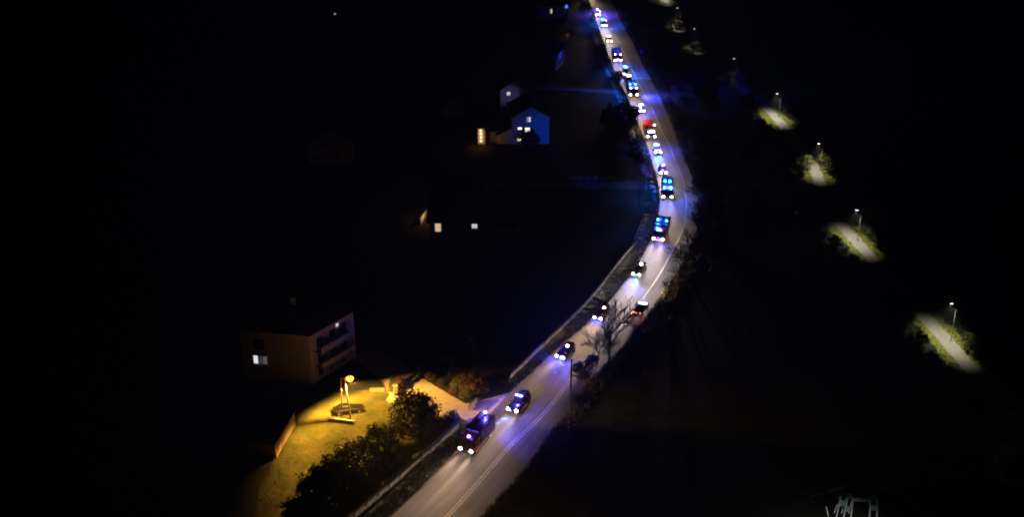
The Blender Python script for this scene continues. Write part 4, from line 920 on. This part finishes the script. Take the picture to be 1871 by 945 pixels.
for _ in range(5000):
    px, py = vr.uniform(465, 740), vr.uniform(725, 945)
    ins = False; j = len(lawn_px) - 1
    for i in range(len(lawn_px)):
        a, b = lawn_px[i], lawn_px[j]
        if (a[1] > py) != (b[1] > py) and px < (b[0] - a[0]) * (py - a[1]) / (b[1] - a[1]) + a[0]: ins = not ins
        j = i
    if ins: sp.append((at(px, py), vr.uniform(.4, 1.1)))
tufts('lawn_tufts', sp, mat('lawn_blades', (.11, .1, .032), 1, var=.3, scale=2, island=.3, spec=.1), .1)

# ------------------------------------------------------------------ poles, signs, fence, small things
def pole(px, py, top_py, label, m=M_BARK, arm=False, r=.12):
    b = at(px, py); hgt = (py - top_py) / (.00873 * (py + 553) * .88)
    t = thing('utility_pole', label, 'pole', b); MB().tube((0, 0, -.2), (0, 0, hgt), r, r * .7, 8).build('pole', m, t)
    if arm: MB().tube((0, 0, hgt - .1), (.5, 0, hgt + .25), .05, .05).tube((.5, 0, hgt + .25), (1.6, -.2, hgt + .3), .05, .04).build('arm', m, t); MB().box(1.5, 2.1, -.32, -.08, hgt + .24, hgt + .36).build('lamp_head', M_METAL, t)
    elif 'rusty' in label: MB().box(-.7, .7, -.05, .05, hgt - .7, hgt - .55).build('cross_arm', m, t); [MB().lathe((x, 0, hgt - .548), [(.05, 0), (.06, .08), (.03, .16)], 8).build('insulator', M_CONC, t) for x in (-.6, .6)]
    return t
pole(1042, 760, 655, 'dark tall pole in front of the road near the small red reflector', M_BARK, False, .15); pole(1163, 262, 195, 'thin pole beside the red box truck'); pole(1137, 246, 178, 'pole among the shrubs on the left verge')
pole(1180, 350, 288, 'grey unlit street lamp pole by the side lane', M_METAL, True, .1); pole(1168, 376, 338, 'short dark pole below the side lane', M_BARK); pole(1076, 30, -8, 'far dark pole left of the road at the top'); pole(866, 682, 615, 'thin pole behind the rusty shrubs')
p = at(1050.5, 679); t = thing('delineator_post', 'small roadside post with a glowing red reflector', 'marker post', p); MB().box(-.06, .06, -.05, .05, 0, 1.0).build('post', WHT, t); MB().lathe((0, -.053, .8), [(.09, -.02), (.09, 0)], 10, 'y').build('reflector', glow('red_reflector_glow', (1, .12, .08), 1.2), t)  # reflector is emissive, its red light is put into the material
for px, py, lb in [(1096, 113, 'white marker post lit by headlights beside the far verge'), (549, 948, 'pale post standing in the hedge at the bottom')]:
    t = thing('marker_post', lb, 'marker post', at(px, py)); MB().box(-.12, .12, -.1, .1, 0, 1.7).build('post', WHT, t); MB().box(-.13, .13, -.11, .11, 1.3, 1.45).build('reflector', M_BLACK, t)
sp_ = at(1171, 103); t = thing('road_sign', 'round road sign reflecting blue on the right verge', 'sign', (sp_.x, sp_.y - .5, 0)); MB().tube((0, 0, 0), (0, 0, 2.2), .04, .04).build('post', M_METAL, t)
MB().lathe((0, -.06, 1.9), [(.5, -.02), (.5, .02)], 18, 'y').build('sign_plate', mat('sign_white', (.75, .75, .75), .5), t); MB().lathe((0, -.085, 1.9), [(.42, -.012), (.42, .004)], 18, 'y').build('sign_face', mat('sign_blue', (.1, .14, .5), .5), t)
def rock(px, py, s, lb):
    rr = random.Random(int(px)); bm = bmesh.new(); bmesh.ops.create_icosphere(bm, subdivisions=2, radius=1)
    for v in bm.verts: v.co *= 1 + rr.uniform(-.2, .2); v.co.z *= .65
    me = bpy.data.meshes.new('boulder'); bm.to_mesh(me); bm.free(); me.materials.append(mat('pale_stone', (.5, .47, .44), .9, var=.3, bump=.4))
    o = inst('boulder', me, None, at(px, py) + Vector((0, 0, s * .4)), (0, 0, 1), s); tag(o, lb, 'boulder')
rock(1192, 344, .75, 'largest pale boulder at the corner of the side lane'); rock(1190, 335, .55, 'smaller pale boulder behind the largest one'); rock(1196, 352, .5, 'small pale boulder nearest the road edge'); rock(1189, 324, .5, 'pale boulder farthest up at the lane corner')
fa, fb = at(960, 331), at(1188, 330); t = thing('field_fence', 'long low rail fence along the far side of the side lane', 'fence', fa); n = 16
pm = MB().box(-.06, .06, -.06, .06, 0, 1.15).mesh('fence_post', M_WOOD, fix=True)
for k in range(n + 1): q = (fb - fa) * (k / n); inst('fence_post', pm, t, (q.x, q.y, 0))
for z in (.5, .95):
    for k in range(n): q0 = (fb - fa) * (k / n); q1 = (fb - fa) * ((k + 1) / n); MB().tube((q0.x, q0.y - .08, z), (q1.x, q1.y - .08, z), .04, .04, 5).build('rail', M_WOOD, t)
# far lone lamp on the left
lp = at(612, 25, 5); t = thing('street_lamp', 'tiny far street lamp alone in the dark at the upper left', 'street lamp', (lp.x, lp.y, 0)); MB().tube((0, 0, 0), (0, 0, 5), .08, .05).build('pole', M_METAL, t); MB().box(-.3, .3, -.2, .2, 4.95, 5.15).build('lamp_head', glow('far_lamp', (1, .95, .8), .8), t); lamp('far_light', 'SPOT', t, (0, 0, 4.8), 60, (1, .9, .7), (0, -.2, -1), 120)
# playground climbing frame, lower right
lp = at(1668, 1000, 5); t = thing('path_lamp', 'added unseen lamp below the picture, lighting the playground frame', 'path lamp', (lp.x, lp.y, 0)); MB().tube((0, 0, 0), (0, 0, 5), .08, .05).build('post', M_METAL, t); MB().box(-.6, .05, -.15, .15, 5, 5.1).build('lamp_head', M_METAL, t); lamp('led_light', 'SPOT', t, (-.3, 0, 4.9), 10000, (1, 1, 1), (-.5, .3, -1), 130, 1, .1)  # unseen lamp, added to light the climbing frame
c = at(1562, 945); t = thing('climbing_frame', 'white and green playground climbing frame at the bottom edge', 'play equipment', c, R(-4))
M_PW = mat('play_white', (.7, .72, .7), .5, var=.15); M_PG = mat('play_green', (.2, .36, .26), .5, var=.25)
def leg(a, b): MB().tube(a, b, .1, .1, 8).build('leg', M_PW, t)
for x0, x1 in ((-2.75, -2.35), (-1.75, -1.4), (-.75, -.65)): leg((x0, -.7, 0), (x1, -.15, 3.3)); leg((x0, .7, 0), (x1, .15, 3.3))
for x0, x1 in ((2.0, 1.7), (3.0, 2.7)): leg((x0 - .15, -.7, 0), (x1, -.15, 3.2)); leg((x0 + .15, .7, 0), (x1, .15, 3.2))
for z in (3.1, 2.75): MB().tube((-.6, 0, z), (2.6, 0, z - .1), .07, .07, 8).build('rail', M_PW, t)
for x0, x1, z0, z1 in ((-2.4, -1.6, 1.9, 2.9), (-1.35, -.75, 1.0, 1.9), (1.75, 2.7, 1.4, 2.3)): MB().box(x0, x1, -.3, -.24, z0, z1).build('panel', M_PG, t)
for x in (-1.0, 2.2): MB().loft([[(x - .45, -.4, 3.34), (x + .45, -.4, 3.34), (x + .45, .4, 3.34), (x - .45, .4, 3.34)], [(x - .05, -.05, 3.9), (x + .05, -.05, 3.9), (x + .05, .05, 3.9), (x - .05, .05, 3.9)]]).build('roof', M_PG, t)
MB().tube((-4.15, 0, 1.5), (-3.7, -.2, 0), .08, .08, 8).build('brace', M_PW, t)
struct(ribbon('playground_kerb', [at(1480, 908), at(1530, 893), at(1580, 880), at(1640, 902), at(1705, 945)], [at(1480, 910), at(1530, 895.5), at(1580, 883), at(1639, 904.5), at(1702, 947)], .02, M_CONC))

# ------------------------------------------------------------------ thin haze box, added to give the lamps halos
hm = bpy.data.materials.new('halo_haze'); hm.use_nodes = True
nn = hm.node_tree.nodes; nn.clear(); ou = nn.new('ShaderNodeOutputMaterial'); vo = nn.new('ShaderNodeVolumePrincipled')
vo.inputs['Color'].default_value = (.93, .95, 1, 1); vo.inputs['Density'].default_value = .0005; vo.inputs['Anisotropy'].default_value = .2
hm.node_tree.links.new(vo.outputs[0], ou.inputs['Volume'])
hz_ = MB().box(-450, 450, -60, 1000, -1, 112).build('haze', hm); hz_['kind'] = 'stuff'
